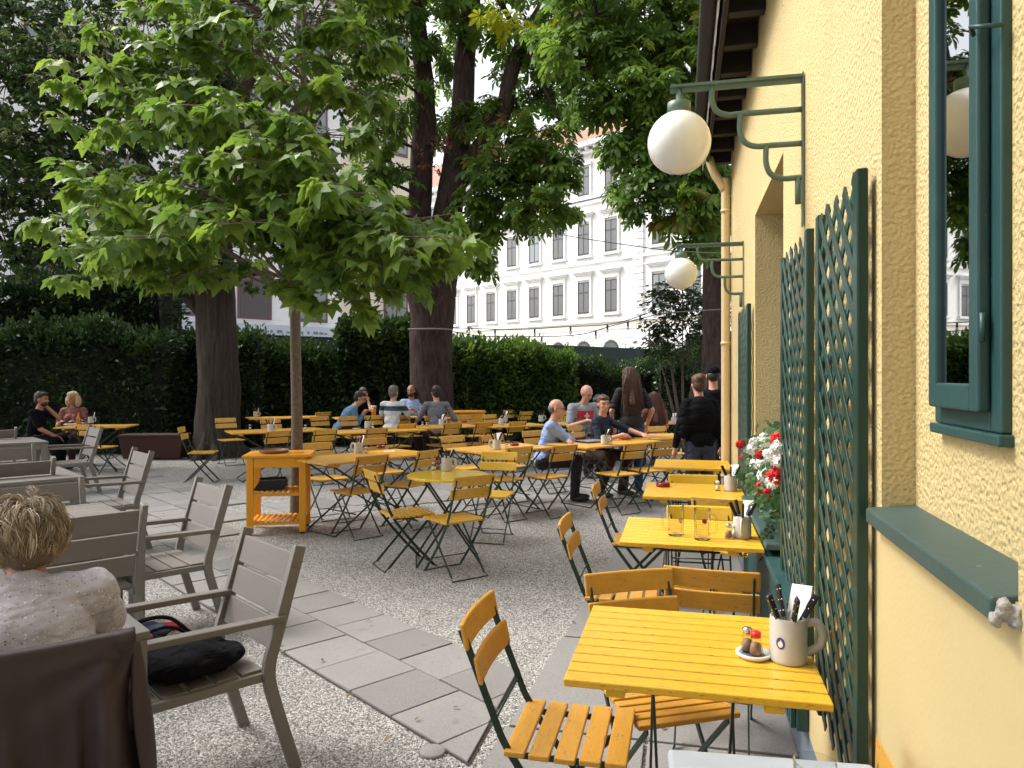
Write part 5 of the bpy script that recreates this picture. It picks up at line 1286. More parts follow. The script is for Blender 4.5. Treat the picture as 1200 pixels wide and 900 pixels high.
def shaker(p, label, h=.075, r=.019, cont='pepper', cap='steel', group='salt and pepper shakers'):
    t = empty('shaker', p, random.uniform(0, 3), label, 'shaker', group)
    mb = MB(); mb.lathe([(0, 0), (r * 1.1, 0), (r * 1.15, .005), (r * 1.05, h * .3), (r * .72, h * .72), (r * .74, h * .78)], (0, 0, 0), 12, smooth=False); mb.build('body', M['glass'], t)
    mb = MB(); mb.lathe([(0, .006), (r * .92, .006), (r * .85, h * .35), (r * .72, h * .5), (0, h * .5)], (0, 0, 0), 12); mb.build('filling', M[cont], t)
    mb = MB(); mb.lathe([(r * .80, h * .76), (r * .82, h * .96), (r * .6, h), (0, h + .002)], (0, 0, 0), 16); mb.build('cap', M[cap], t)
    return t
def ashtray(p, label, mat='ashtray_red', r=.05):
    mb = MB(); mb.lathe([(0, 0), (r, 0), (r * 1.04, .006), (r, .028), (r * .86, .030), (r * .8, .012), (0, .010)], p, 14); o = mb.build('ashtray', M[mat]); return tag(o, label, 'ashtray', 'ashtrays')
ZT = .7525
def T_(px, py, z=ZT, sp=0): return G(px, py, z + sp) if not sp else Vector((G(px, py, z + sp).x, G(px, py, z + sp).y, z + sp))
zt = ZT + SP
m1 = G(931, 781, zt); mug(tuple(m1 + Vector((0, .047, 0))), R(-8), 'large grey stoneware mug with a blue emblem holding black knives on the nearest yellow table', 1.1, True, 5, True, 'large near mug', logo=True)
sp_ = G(883, 769, zt) + Vector((0, .0, 0)); mb = MB(); mb.lathe([(0, .004), (.036, .004), (.040, .012), (.050, .014), (.052, .010), (.044, 0), (0, 0)], sp_, 36); o = mb.build('saucer', [M['white_ceramic']]); tag(o, 'small grey rimmed saucer under the shakers on the nearest table', 'saucer')
mb = MB(); mb.lathe([(0, .0046), (.034, .0046), (.0345, .0042)], sp_, 32); tag(mb.build('saucer_liner', simple('blue grey glaze', (.12, .14, .18), .3)), 'blue grey paper liner inside the near saucer', 'liner')
shaker(tuple(sp_ + Vector((.004, -.008, .0045))), 'faceted shaker with a red cap and brown spice on the near saucer', .072, .019, 'pepper', 'red_plastic')
shaker(tuple(sp_ + Vector((-.010, .026, .0045))), 'faceted shaker with a steel cap behind the red capped one', .072, .017, 'pepper', 'steel')
def beer_glass(p, rz, label):
    t = empty('beer_mug', p, rz, label, 'glass', 'empty beer mugs'); mb = MB(); n = 48; r = .040; h = .155; V = []
    def ring(z, rr, fl): return [(rr * (1 + fl * abs(math.cos(4 * 2 * PI * k / n)) - fl * .5) * math.cos(2 * PI * k / n), rr * (1 + fl * abs(math.cos(4 * 2 * PI * k / n)) - fl * .5) * math.sin(2 * PI * k / n), z) for k in range(n)]
    rs = [ring(0, r * .9, .05), ring(.004, r * .98, .08), ring(.13, r, .09), ring(.142, r * 1.0, .0), ring(h, r, 0), ring(h, r * .92, 0), ring(.140, r * .90, 0), ring(.02, r * .82, .03), ring(.014, r * .5, 0)]
    V = [q for rg in rs for q in rg]; Fc = [(i * n + k, i * n + (k + 1) % n, (i + 1) * n + (k + 1) % n, (i + 1) * n + k) for i in range(len(rs) - 1) for k in range(n)]
    Fc += [tuple(range(n - 1, -1, -1)), tuple((len(rs) - 1) * n + k for k in range(n))]; mb.add(V, Fc, smooth=True); mb.build('body', M['glass'], t)
    mb = MB(); mb.tube(curve_pts([(-r * .98, 0, .125), (-r - .03, 0, .125), (-r - .036, 0, .08), (-r - .028, 0, .04), (-r * .98, 0, .032)], 5), .006, 10); mb.build('handle', M['glass'], t)
    mb = MB(); V = []; a0 = -1.4
    for i in range(12): a = 2 * PI * i / 12; V.append(((r * 1.06) * math.cos(a0 + .012 * math.cos(a) / r), (r * 1.06) * math.sin(a0 + .012 * math.cos(a) / r), .083 + .013 * math.sin(a)))
    mb.add(V, [tuple(range(12))]); mb.build('printed_emblem', M['red_cloth'], t)
    mb = MB(); mb.add([(v[0] * 1.01, v[1] * 1.01, .083 + (v[2] - .083) * .55 - .001) for v in V], [tuple(range(12))]); mb.build('printed_emblem', M['white_ceramic'], t)
beer_glass(tuple(G(792, 627, zt)), R(15), 'empty glass beer mug with handle, left of the pair on the second wall table')
beer_glass(tuple(G(823, 632, zt)), R(140), 'empty straight beer mug right of its twin on the second wall table')
mug(tuple(G(873, 632, zt) + Vector((0, .045, 0))), R(-110), 'pale mug with black knives at the wall end of the second wall table', .95, False, 5, True, 'mug on the second wall table')
shaker(tuple(G(854, 631, zt)), 'shaker beside the pale mug on the second wall table', .075, .019)
shaker(tuple(G(861, 630, zt)), 'white salt shaker touching the mug on the second wall table', .07, .016, 'white_ceramic', 'white_ceramic')
mug(tuple(G(858, 576, zt) + Vector((0, .04, 0))), R(-5), 'pale mug with napkins at the wall end of the third wall table', .95, False, 3, True, 'mug on the third wall table')
shaker(tuple(G(841, 575, zt)), 'white shaker left of the mug on the third wall table', .07, .018, 'white_ceramic', 'white_ceramic')
ashtray(tuple(G(777, 570, zt)), 'red glass ashtray on the third wall table')
mug(tuple(G(523, 552, ZT) + Vector((0, .04, 0))), R(-15), 'pale mug with napkins in the middle of the round yellow table', 1.0, False, 3, True, 'mug on the round table')
shaker(tuple(G(513, 550, ZT)), 'red capped shaker left of the mug on the round table', .08, .022, 'pepper', 'red_plastic'); shaker(tuple(G(508, 551, ZT)), 'salt shaker on the round table, far left', .07, .018, 'white_ceramic')
MG = [(419, 531, R(165), 'pale mug with knives on the first long table', 'mug on the first long table'), (582, 527, R(170), 'dull mug with napkins on the middle long table', 'mug on the middle long table'),
      (430, 502, R(0), 'mug with napkins in the second row below the beer glass', 'second row mug'), (517, 499, R(0), 'mug with napkins in the second row right of the grey shirt', 'mug right of the grey shirt'),
      (587, 498, R(0), 'left twin mug in the second row', 'left twin mug'), (592, 494, R(180), 'right twin mug in the second row, slightly behind', 'right twin mug'),
      (316, 506, R(0), 'mug with napkins on the left far table', 'mug left of the young trunk'), (299, 489, R(0), 'mug with knives on the farthest left table', 'farthest left mug'),
      (709, 521, R(0), 'pale mug with black knives beside the glass mug of the woman in navy', 'mug by the laptop'), (790, 497, R(0), 'mug on the far right table behind the woman in black', 'far right mug'), (634, 494, R(0), 'mug half hidden behind the head of the man in blue', 'mug behind the man in blue'), (105, 496, R(0), 'dim mug with napkins and knives on the couple\'s table', 'mug of the couple')]
for (a, b, r_, l, w_) in MG: mug(tuple(G(a, b, ZT) + Vector((0, .04, 0))), r_, l, .98, False, 3, True, w_)
SH = [(429, 531, 'clear shaker beside the mug on the first long table'), (594, 527, 'white shaker on the middle long table'), (437, 502, 'brown shaker in the second row'), (293, 503, 'white shaker on the left far table'), (358, 503, 'white shaker right of the young trunk'), (495, 499, 'white shaker below the grey shirt'), (500, 500, 'small white pot below the grey shirt'), (716, 521, 'clear shaker right of the knives by the laptop'), (97, 497, 'dim shaker on the couple\'s table')]
for (a, b, l) in SH: shaker(tuple(G(a, b, ZT)), l, .07, .02, 'white_ceramic', 'steel')
for (a, b, l) in [(446, 525, 'dark red ashtray on the first long table'), (603, 522, 'dark red ashtray on the middle long table'), (544, 495, 'red ashtray at the second row below the bare board'), (775, 493, 'red dish on the far right table')]: ashtray(tuple(G(a, b, ZT)), l)
for (a, b, l) in [(456, 529, 'white paper slip right of the red ashtray on the first long table'), (614, 524, 'white paper slip on the middle long table'), (418, 502, 'white paper slip in the second row')]:
    mb = MB(); mb.box((0, 0, .002), (.12, .08, .003)); tag(mb.build('paper_slip', M['paper'], loc=tuple(G(a, b, ZT)), rz=random.random()), l, 'paper', 'paper slips')
# laptop, papers, glass mug and small things on the long right table
lt = empty('laptop', G(693, 518, ZT), R(38), 'closed flat grey laptop on the long table in front of the woman in navy', 'laptop'); mb = MB(); mb.box((0, 0, .009), (.34, .24, .012)); mb.build('base', M['black_plastic'], lt, .003); mb = MB(); mb.box((0, 0, .019), (.34, .24, .006)); mb.build('lid', simple('grey aluminium lid', (.25, .25, .27), .35), lt, .003)
beer_glass(tuple(G(690, 514, ZT)), R(0), 'glass beer mug with handle behind the laptop')
mb = MB(); mb.box((0, 0, .003), (.40, .30, .004), (0, 0, .3)); mb.box((.05, .06, .008), (.30, .22, .004), (0, 0, -.2)); tag(mb.build('papers', M['paper'], loc=tuple(G(712, 500, ZT))), 'white papers spread on the table beside the waitress', 'papers')
mb = MB(); mb.ell((0, 0, .03), (.07, .05, .03)); mb.ell((.06, .03, .025), (.05, .04, .025)); tag(mb.build('pink_cloth', M['pink_item'], loc=tuple(G(731, 515, ZT))), 'crumpled pink cloth beside the hand of the woman in navy', 'cloth')
mb = MB(); mb.lathe([(0, .003), (.03, .003), (.034, .12), (.037, .12), (.033, 0), (0, 0)], tuple(G(732, 508, ZT)), 20); tag(mb.build('drinking_glass', M['glass']), 'small clear tumbler in front of the waitress', 'glass')
bgp = empty('beer_glass', G(438, 489, ZT), 0, 'tall glass of amber beer beside the woman resting her head on her hands', 'glass'); mb = MB(); mb.lathe([(0, 0), (.042, 0), (.050, .20), (0, .20)], (0, 0, 0), 20); mb.build('beer', M['beer'], bgp); mb = MB(); mb.lathe([(0, .201), (.051, .201), (.051, .235), (0, .24)], (0, 0, 0), 20); mb.build('foam', M['white_paint'], bgp)
mb = MB(); mb.lathe([(0, .0), (.07, .0), (.115, .015), (.11, .02), (0, .012)], tuple(G(83, 498, ZT)), 24); tag(mb.build('plate', M['white_ceramic']), 'plate of food on the couple\'s dim table', 'plate')
bo = empty('drink_bottle', G(92, 498, ZT), 0, 'slim bottle standing on the couple\'s dim table', 'bottle'); mb = MB(); mb.lathe([(0, 0), (.03, 0), (.03, .12), (.012, .17), (.012, .21), (0, .21)], (0, 0, 0), 16); mb.build('body', M['beer'], bo)
# planter box at the linden
pl = empty('planter', AT(182, 14.2), R(4), 'long dark red brown planter box left of the linden trunk', 'planter')
mb = MB(); P = [(-.55, -.2), (.55, -.2), (.6, -.22), (-.6, -.22)]; V = [(-.52, -.18, .02), (.52, -.18, .02), (.52, .18, .02), (-.52, .18, .02), (-.60, -.22, .46), (.60, -.22, .46), (.60, .22, .46), (-.60, .22, .46), (-.56, -.18, .46), (.56, -.18, .46), (.56, .18, .46), (-.56, .18, .46), (-.56, -.18, .38), (.56, -.18, .38), (.56, .18, .38), (-.56, .18, .38)]
mb.add(V, [(3, 2, 1, 0), (0, 1, 5, 4), (1, 2, 6, 5), (2, 3, 7, 6), (3, 0, 4, 7), (4, 5, 9, 8), (5, 6, 10, 9), (6, 7, 11, 10), (7, 4, 8, 11), (8, 9, 13, 12), (9, 10, 14, 13), (10, 11, 15, 14), (11, 8, 12, 15), (12, 13, 14, 15)]); mb.build('box', M['terracotta'], pl, .008)
mb = MB(); mb.box((0, 0, .435), (1.22, .46, .05)); o = mb.build('rim', M['terracotta'], pl, .01); o.location.z = .02
# valve cover in the gravel
c = G(507, 883, .0); mb = MB(); mb.lathe([(.055, -.01), (.055, .012), (.05, .016), (0, .016)], (c.x, c.y, 0), 28); tag(mb.build('valve_cover', M['slab']), 'small round stone cover set in the gravel beside the slab path', 'cover')
# string lights
def string_light(P, n, label):
    t = empty('string_lights', P[0], 0, label, 'string lights', 'light strings'); mb = MB(); pts = curve_pts(P, 14); mb.tube(pts, .009, 5); child(mb, 'cable', M['wire'], t)
    for i in range(1, n + 1):
        p = pts[int(i * (len(pts) - 1) / (n + 1))]; s = MB(); s.lathe([(0, .0), (.018, 0), (.018, -.09), (0, -.09)], p, 8); so = child(s, 'socket', M['wire'], t)
        b = MB(); b.ell(p + Vector((0, 0, -.12)), (.026, .026, .035), seg=10, rings=6); o = b.build('bulb', M['bulb']); o.data.transform(Matrix.Translation(t.location).inverted()); link_child(o, so)
def X(px, py, D): return Vector(PX(px, py, D))
string_light([X(528, 384, 15.6), X(600, 386, 15), X(660, 383, 14.3), X(720, 379, 13.6), X(773, 362, 12.8), X(833, 345, 12)], 6, 'upper string of small bulbs from the thick chestnut to the yellow house')
string_light([X(528, 388, 15.8), X(570, 394, 15.2), X(670, 393, 14.3), X(720, 381, 13.6), X(775, 368, 13.0), X(857, 362, 7.8)], 5, 'lower sagging string of small bulbs above the bright hedge')
for (P, l) in (([X(528, 263, 16), X(620, 270, 14), X(700, 282, 12), X(780, 293, 10), X(860, 298, 7.6)], 'thin cable crossing high in front of the white town building'), ([X(380, 334, 15), X(420, 347, 15.3), X(478, 362, 15.7)], 'thin cable running from the left to the thick chestnut'),
               ([X(478, 386, 15.45), X(490, 385.5, 15.4), X(505, 385.3, 15.38), X(520, 385.6, 15.4), X(530, 386.5, 15.5)], 'pale rope tied round the thick chestnut trunk')):
    mb = MB(); mb.tube(curve_pts(P, 8), .008 if 'rope' not in l else .02, 5); tag(mb.build('cable' if 'rope' not in l else 'rope', M['wire'] if 'rope' not in l else M['brick_stone']), l, 'cable' if 'rope' not in l else 'rope')
mb = MB(); q = AT(761, 21.5); mb.tube([q, q + Vector((0, 0, 2.95))], .03, 10); tag(mb.build('post', M['wire']), 'thin black post behind the fence near the far lamp', 'post')
# ------------------------------------------------------------------ people
def rotm(yaw, pitch, roll=0): return (Matrix.Rotation(yaw, 3, 'Z') @ Matrix.Rotation(pitch, 3, 'Y') @ Matrix.Rotation(roll, 3, 'X'))
def ik(S, T, a, b, pole):
    d = T - S; L = min(d.length, a + b - .005); d = d.normalized(); x = (a * a - b * b + L * L) / (2 * L); h = math.sqrt(max(0, a * a - x * x))
    p = Vector(pole) - d * Vector(pole).dot(d); p.normalize(); return S + d * x + p * h, S + d * L
def person(loc, deg, label, pose='sit', lean=8, yaw=0, pitch=0, hands=None, shirt='navy_cloth', trousers='brown_trousers', sleeve=.9, hair='hair_dark', style='short', skin='skin', sc_=1.0, group=None, glasses=False, side=0, legs=None, poles=None, extra=None, beard=False, vox=.010, female=False, hairfn=None, folds=.012, drop=0.0, slv=1.0, loose=0.0):
    t = empty('person', (loc[0], loc[1], loc[2] if len(loc) > 2 else 0), R(deg), label, 'person', group); t.scale = (sc_,) * 3
    Hp = Vector((0, 0, .53 if pose == 'sit' else .93)); la = R(lean); sa = R(side)
    up = Vector((math.sin(la), math.sin(sa), math.cos(la))).normalized(); ft = Vector((math.cos(la), 0, -math.sin(la)))
    TL = .50; N = Hp + up * TL + (ft * .03 if lean > 15 else Vector()); sw = .165 if female else .185
    lat = Vector((0, 1, 0)); cw = .135 if female else .150
    S = {s: N - up * .055 + lat * s * sw for s in (-1, 1)}
    hr = rotm(R(yaw), R(pitch + lean * .35)); Ch = N + up * (.065 - drop) + hr @ Vector((.015 + drop * .8, 0, .10))
    hh = hands or {}; E, Hd = {}, {}
    for s in (-1, 1):
        tg = Vector(hh.get(s, (.16, s * .22, .62) if pose == 'sit' else (.04, s * .27, Hp.z - .12))); pole = (poles or {}).get(s, (-.4, s * .6, -1))
        E[s], Hd[s] = ik(S[s], tg, .285, .255, pole)
    K, A_ = {}, {}
    for s in (-1, 1):
        if pose == 'sit': K[s] = Vector((.43, s * .11, .51)); A_[s] = Vector((.40, s * .10, .09))
        else: K[s] = Vector((.02, s * .10, .50)); A_[s] = Vector((-.02, s * .10, .09))
        if legs: K[s], A_[s] = Vector(legs[s][0]), Vector(legs[s][1])
    def e(c, r, rot=None): return ('e', tuple(c), r, rot)
    def c(p0, p1, r0, r1, fl=None): return ('c', p0, p1, r0, r1, fl)
    RM = Matrix((Vector((1, 0, 0)) if lean == 0 and side == 0 else ft, Vector((0, 1, 0)), up)).transposed()
    RM = Matrix((up.cross(Vector((0, 1, 0))) * -1, Vector((0, 1, 0)), up)).transposed()
    def torso(i):
        return [e(Hp + Vector((0, 0, .0)), (.115 + i, .165 + i, .12 + i), RM), e(Hp + up * .16, (.098 + i, .132 + i, .13 + i), RM), e(Hp + up * .31 + ft * .01, (.108 + i, cw + i, .15 + i), RM), e(N - up * .09, (.080 + i, cw + i, .085 + i), RM),
                c(S[-1] * .97 + N * .03, S[1] * .97 + N * .03, .046 + i, .046 + i), c(N - up * .07, N - up * .02, .085 + i * .3, .062 + i * .3)] + ([e(Hp + up * .33 + ft * .085 + lat * s * .06, (.055 + i, .06 + i, .055 + i)) for s in (-1, 1)] if female else [])
    body = torso(0) + [c(N - up * .03, Ch + Vector((0, 0, -.06)), .056, .052)]
    hm = lambda v: Ch + hr @ Vector(v)
    body += [e(hm((-.008, 0, .022)), (.097, .076, .098), hr), e(hm((.028, 0, -.050)), (.062, .056, .068), hr), e(hm((.055, 0, -.082)), (.026, .03, .024), hr), c(hm((.088, 0, .012)), hm((.108, 0, -.022)), .010, .014),
             e(hm((.080, 0, .035)), (.018, .05, .012), hr), e(hm((.083, 0, -.055)), (.014, .026, .012), hr)] + [e(hm((-.006, s * .080, -.008)), (.018, .009, .030), hr) for s in (-1, 1)] + [e(hm((.062, s * .036, -.02)), (.022, .020, .022), hr) for s in (-1, 1)]
    for s in (-1, 1):
        body += [c(S[s], E[s], .046, .038), c(E[s], Hd[s], .038, .026), c(Hp + lat * s * .09, K[s], .085, .058), c(K[s], A_[s], .055, .036)]
        fd = (Hd[s] - E[s]).normalized(); wd_ = fd.cross(Vector((0, 0, 1)))
        if wd_.length < .2: wd_ = fd.cross(Vector((1, 0, 0)))
        wd_.normalize(); nn = wd_.cross(fd)
        body.append(c(Hd[s] - fd * .01, Hd[s] + fd * .065, .024, .030))
        for k in range(4):
            o_ = wd_ * (k - 1.5) * .021; ln = (.036, .042, .040, .030)[k]; b0 = Hd[s] + fd * .075 + o_; b1 = b0 + fd * ln - nn * .008; b2 = b1 + fd * ln * .5 - nn * ln * .6
            body += [c(b0, b1, .0095, .009), c(b1, b2, .009, .0075)]
        th = Hd[s] + fd * .02 + wd_ * s * .026; body += [c(th, th + fd * .03 + wd_ * s * .022 - nn * .01, .012, .010), c(th + fd * .03 + wd_ * s * .022 - nn * .01, th + fd * .055 + wd_ * s * .024 - nn * .02, .010, .008)]
    blob('body', body, M[skin], vox, t, 4)
    sh = torso(.016 + loose)[:(-1 if not female else None)]
    for s in (-1, 1):
        if sleeve > 1: sh += [c(S[s], E[s], .057, .050), c(E[s], E[s] + (Hd[s] - E[s]) * (sleeve - 1), .054, .042)]
        else: sh += [c(S[s], S[s] + (E[s] - S[s]) * sleeve, .057 * slv, .058 * slv)]
    if pose == 'stand': sh.append(e(Hp + Vector((0, 0, .03)), (.135, .178, .12)))
    blob('shirt', sh, M[shirt] if isinstance(shirt, str) else shirt, vox, t, 4, folds, .07)
    tr = [e(Hp - Vector((0, 0, .03)), (.125, .175, .12))]
    for s in (-1, 1): tr += [c(Hp + lat * s * .09 + Vector((0, 0, -.02)), K[s], .098, .074), c(K[s], A_[s], .072, .055)]
    blob('trousers', tr, M[trousers], vox + .002, t, 4, .012, .08)
    for s in (-1, 1):
        f = A_[s]; blob('shoe', [e(f + Vector((.07, 0, -.045)), (.125, .045, .038)), e(f + Vector((-.01, 0, -.03)), (.05, .042, .05))], M['shoe'], .012, t, 3)
    # face details
    for s in (-1, 1):
        mb = MB(); mb.ell(hm((.0855, s * .031, .014)), (.008, .013, .007), hr, 10, 6); mb.build('eye', M['eye'], t)
        mb = MB(); mb.tube([hm((.090, s * .014, .036)), hm((.093, s * .032, .040)), hm((.080, s * .050, .034))], [.003, .004, .002], 6); mb.build('eyebrow', M[hair if hair != 'none' else 'hair_brown'], t)
    mb = MB(); mb.tube([hm((.083, -.022, -.056)), hm((.0965, 0, -.053)), hm((.083, .022, -.056))], [.003, .0055, .003], 6); mb.build('mouth', M['lip'], t)
    if glasses:
        g = MB()
        for s in (-1, 1):
            g.tube([hm((.104, s * .034 + .022 * math.cos(a), .014 + .016 * math.sin(a))) for a in [k * PI / 6 for k in range(13)]], .0022, 5); g.tube([hm((.104, s * .056, .016)), hm((.0, s * .086, .010))], .002, 5)
        g.tube([hm((.104, -.012, .016)), hm((.104, .012, .016))], .002, 5); g.build('spectacles', M['wire'], t)
    if beard: blob('beard', [e(hm((.040, 0, -.068)), (.062, .060, .050), hr)], M[hair], .008, t, 3, .006, .02)
    H_ = []
    if style in ('short', 'bun', 'long', 'curly', 'bob'): H_ = [e(hm((-.026, 0, .040)), (.094, .086, .094), hr), e(hm((-.050, 0, -.005)), (.066, .078, .085), hr), e(hm((.02, 0, .085)), (.070, .070, .040), hr)]
    if style == 'balding': H_ = [e(hm((-.045, 0, -.005)), (.066, .083, .060), hr)]
    if style == 'bun': H_.append(e(hm((-.095, 0, .07)), (.058, .06, .052), hr))
    if style == 'bob': H_ += [e(hm((-.03, s * .06, -.045)), (.06, .032, .075), hr) for s in (-1, 1)] + [e(hm((-.065, 0, -.05)), (.04, .07, .07), hr)]
    if style == 'long':
        for s in (-1.0, -.5, 0, .5, 1.0): H_.append(c(hm((-.050 + .025 * abs(s), s * .065, .02)), N + Vector((-.115, s * .11, -.30 + .03 * abs(s))), .038, .020))
        H_.append(c(hm((-.06, 0, 0)), N + Vector((-.13, .02, -.20)), .06, .05))
    if style == 'curly': H_ += [e(hm((-.02, s * .085, -.05)), (.07, .045, .105), hr) for s in (-1, 1)] + [e(hm((-.06, 0, -.06)), (.055, .10, .10), hr), e(hm((0, 0, .075)), (.09, .09, .05), hr)]
    if style == 'cap':
        blob('cap', [e(hm((-.008, 0, .058)), (.106, .088, .075), hr), e(hm((.105, 0, .040)), (.065, .07, .012), hr)], M['black_cloth'], .008, t, 3); H_ = [e(hm((-.045, 0, .0)), (.066, .080, .07), hr)]
    if style == 'long':
        mb = MB(); rnd = random.Random(int(loc[0] * 50))
        for k in range(340):
            a = rnd.uniform(R(80), R(280)); p0 = hm((-.02 + .10 * math.cos(a) * .95, .088 * math.sin(a), rnd.uniform(-.03, .11))); y_ = rnd.gauss(0, .055) + .05 * math.sin(a)
            p2 = N + Vector((-.13 - rnd.uniform(0, .03), y_, -rnd.uniform(.18, .40))); p1 = (p0 * .55 + (N + Vector((-.10, y_ * 1.0, -.03))) * .45) + Vector((-.03, rnd.gauss(0, .015), 0))
            mb.tube(curve_pts([p0, p1, p2], 4), [.005] * 6 + [.004, .003, .0015], 4, cap=False)
        mb.build('hair_locks', M[hair], t)
    if H_ and not hairfn: blob('hair', H_, M[hair], .009, t, 2, .03 if style == 'curly' else .012, .018 if style == 'curly' else .02)
    if hairfn: hairfn(t, hm, hr)
    if extra: extra(t, Hp, N, up, ft, S, torso)
    return t
def PP(px, D): return ((px - 600) / F * D, D)
# group of five at the back
person(PP(398, 14.4), 15, 'man in a blue denim shirt leaning over the table, leftmost of the group of five', lean=30, pitch=12, hands={-1: (.42, -.05, .80), 1: (.46, .12, .80)}, shirt='denim_shirt', sleeve=1.75, hair='hair_dark', glasses=True, sc_=1.06)
person(PP(427, 15.5), -85, 'seated woman in black facing the camera with her head resting on both hands', lean=22, pitch=0, yaw=10, hands={-1: (.30, -.10, 1.02), 1: (.30, .10, 1.02)}, poles={-1: (.4, -.5, -1), 1: (.4, .5, -1)}, shirt='black_cloth', sleeve=.5, hair='hair_brown', style='bob', female=True, sc_=1.07)
person(PP(459, 14.2), 78, 'seated man seen from behind in a white polo with a petrol band', lean=8, yaw=-8, hands={-1: (.40, -.15, .80), 1: (.40, .15, .80)}, shirt='polo', sleeve=.7, hair='hair_grey', style='short', sc_=1.07)
person(PP(483, 15.7), -92, 'bald bearded man in a light blue shirt facing the camera in the group of five', lean=8, yaw=-10, hands={-1: (.38, -.15, .80), 1: (.36, .10, .82)}, shirt='sky_shirt', sleeve=1.6, hair='hair_dark', style='none', beard=True, skin='skin_tan', sc_=1.07)
person(PP(512, 14.0), 108, 'dark haired man in a grey shirt from behind, rightmost of the group of five', lean=14, yaw=5, side=-2, hands={-1: (.30, -.25, .70), 1: (.42, .30, .62)}, shirt='grey_shirt', sleeve=1.3, hair='hair_dark', style='short', sc_=1.08)
# man in the blue shirt
person(PP(637, 9.5), -8, 'grey haired man in glasses and a blue shirt in profile, arms on the table', lean=14, pitch=4, hands={-1: (.36, .16, .76), 1: (.34, -.14, .78)}, poles={-1: (.5, -1, -.6), 1: (.5, 1, -.6)}, shirt='blue_shirt', sleeve=1.9, trousers='charcoal_cloth', hair='hair_grey', style='balding', glasses=True, sc_=1.0)
def red_print(t, Hp, N, up, ft, S, torso):
    mb = MB(); V = []; n = 8
    for i in range(n + 1):
        a = R(-52 + 104 * i / n)
        for z in (.28, .40): q = Hp + up * z; V.append(q + Vector((.138 * math.cos(a) + .004, .165 * math.sin(a), 0)))
    mb.add(V, [(2 * i, 2 * i + 2, 2 * i + 3, 2 * i + 1) for i in range(n)], smooth=True); mb.build('red_print', M['red_cloth'], t)
    mb = MB()
    for (w, h) in ((.022, .085), (.075, .024)):
        mb.box(Hp + up * .345 + ft * .150, (.006, w, h), RMx(up))
    mb.build('white_cross', M['white_shirt'], t)
def RMx(up): return Matrix((up.cross(Vector((0, 1, 0))) * -1, Vector((0, 1, 0)), up)).transposed()
person(PP(681, 12.0), -70, 'bald man in a light grey T-shirt with a white cross on red', lean=8, pitch=24, yaw=20, hands={-1: (.34, -.12, .78), 1: (.34, .12, .78)}, shirt='lightgrey_shirt', sleeve=.75, hair='hair_grey', style='none', beard=False, extra=red_print, sc_=1.12)
person(PP(699, 10.05), -35, 'woman with tied brown hair in a navy top turning to face the camera', lean=10, yaw=-42, hands={-1: (.40, -.16, .79), 1: (.62, .16, .79)}, poles={-1: (-.3, -.5, -1), 1: (.0, .8, -.6)}, shirt='navy_cloth', sleeve=1.15, hair='hair_brown', style='bun', female=True, sc_=1.02, legs={-1: ((.30, -.16, .50), (.22, -.30, .09)), 1: ((.43, .10, .52), (.36, .02, .09))})
person(PP(714, 12.6), -130, 'dark haired person in black bending over papers left of the standing waitress', lean=24, pitch=24, hands={-1: (.40, -.1, .78), 1: (.40, .1, .78)}, shirt='black_cloth', sleeve=.6, hair='hair_dark', style='short', sc_=1.03)
person(PP(740, 10.2), 98, 'standing waitress with very long brown hair in a dark T-shirt and jeans', pose='stand', lean=6, pitch=14, yaw=12, hands={-1: (.14, -.27, .92), 1: (.26, .20, .98)}, shirt='charcoal_cloth', sleeve=.75, trousers='denim', hair='hair_brown', style='long', female=True, sc_=1.0)
person(PP(768, 12.6), 95, 'auburn haired woman seen from behind at the far right table', lean=8, hands={-1: (.36, -.12, .78), 1: (.36, .12, .78)}, shirt='print_cloth', sleeve=.6, hair='hair_red', style='long', female=True, sc_=1.0)
person(PP(821, 8.1), 98, 'standing woman in a wide black sweater with her hair in a bun', pose='stand', lean=4, pitch=8, hands={-1: (.06, -.30, .80), 1: (.06, .30, .80)}, shirt='black_cloth', sleeve=1.85, trousers='slate_cloth', hair='hair_brown', style='bun', female=True, sc_=.94, folds=.008, extra=lambda t, Hp, N, up, ft, S, torso: blob('loose_sweater', [('e', tuple(Hp + up * .28), (.15, .205, .26)), ('c', S[-1] - up * .04, Hp + Vector((0, -.20, .12)), .075, .09), ('c', S[1] - up * .04, Hp + Vector((0, .20, .12)), .075, .09), ('e', tuple(N - up * .10), (.11, .20, .09))], M['black_cloth'], .012, t, 8, .006, .1))
person(PP(836, 9.0), 80, 'person in a dark cap mostly hidden by the woman in the black sweater', pose='stand', lean=2, hands={}, shirt='black_cloth', sleeve=.7, trousers='charcoal_cloth', hair='hair_dark', style='cap', sc_=1.0)
# couple on the left
person(PP(38, 12.3), 5, 'dark haired man in black T-shirt and shorts in profile holding one hand to his chin', lean=12, pitch=2, hands={-1: (.42, -.10, .58), 1: (.21, .02, 1.06)}, poles={-1: (-.2, -.4, -1), 1: (.7, .5, -1)}, shirt='black_cloth', sleeve=.8, trousers='black_cloth', hair='hair_dark', style='short', beard=True, skin='skin_tan', sc_=1.02)
person(PP(88, 13.3), -80, 'woman with curly blond hair in a patterned blouse facing the camera in the left corner', lean=8, yaw=-12, hands={-1: (.34, -.10, .78), 1: (.34, .14, .78)}, shirt='print_cloth', sleeve=.6, hair='hair_blond', style='curly', skin='skin_tan', female=True, sc_=1.0)

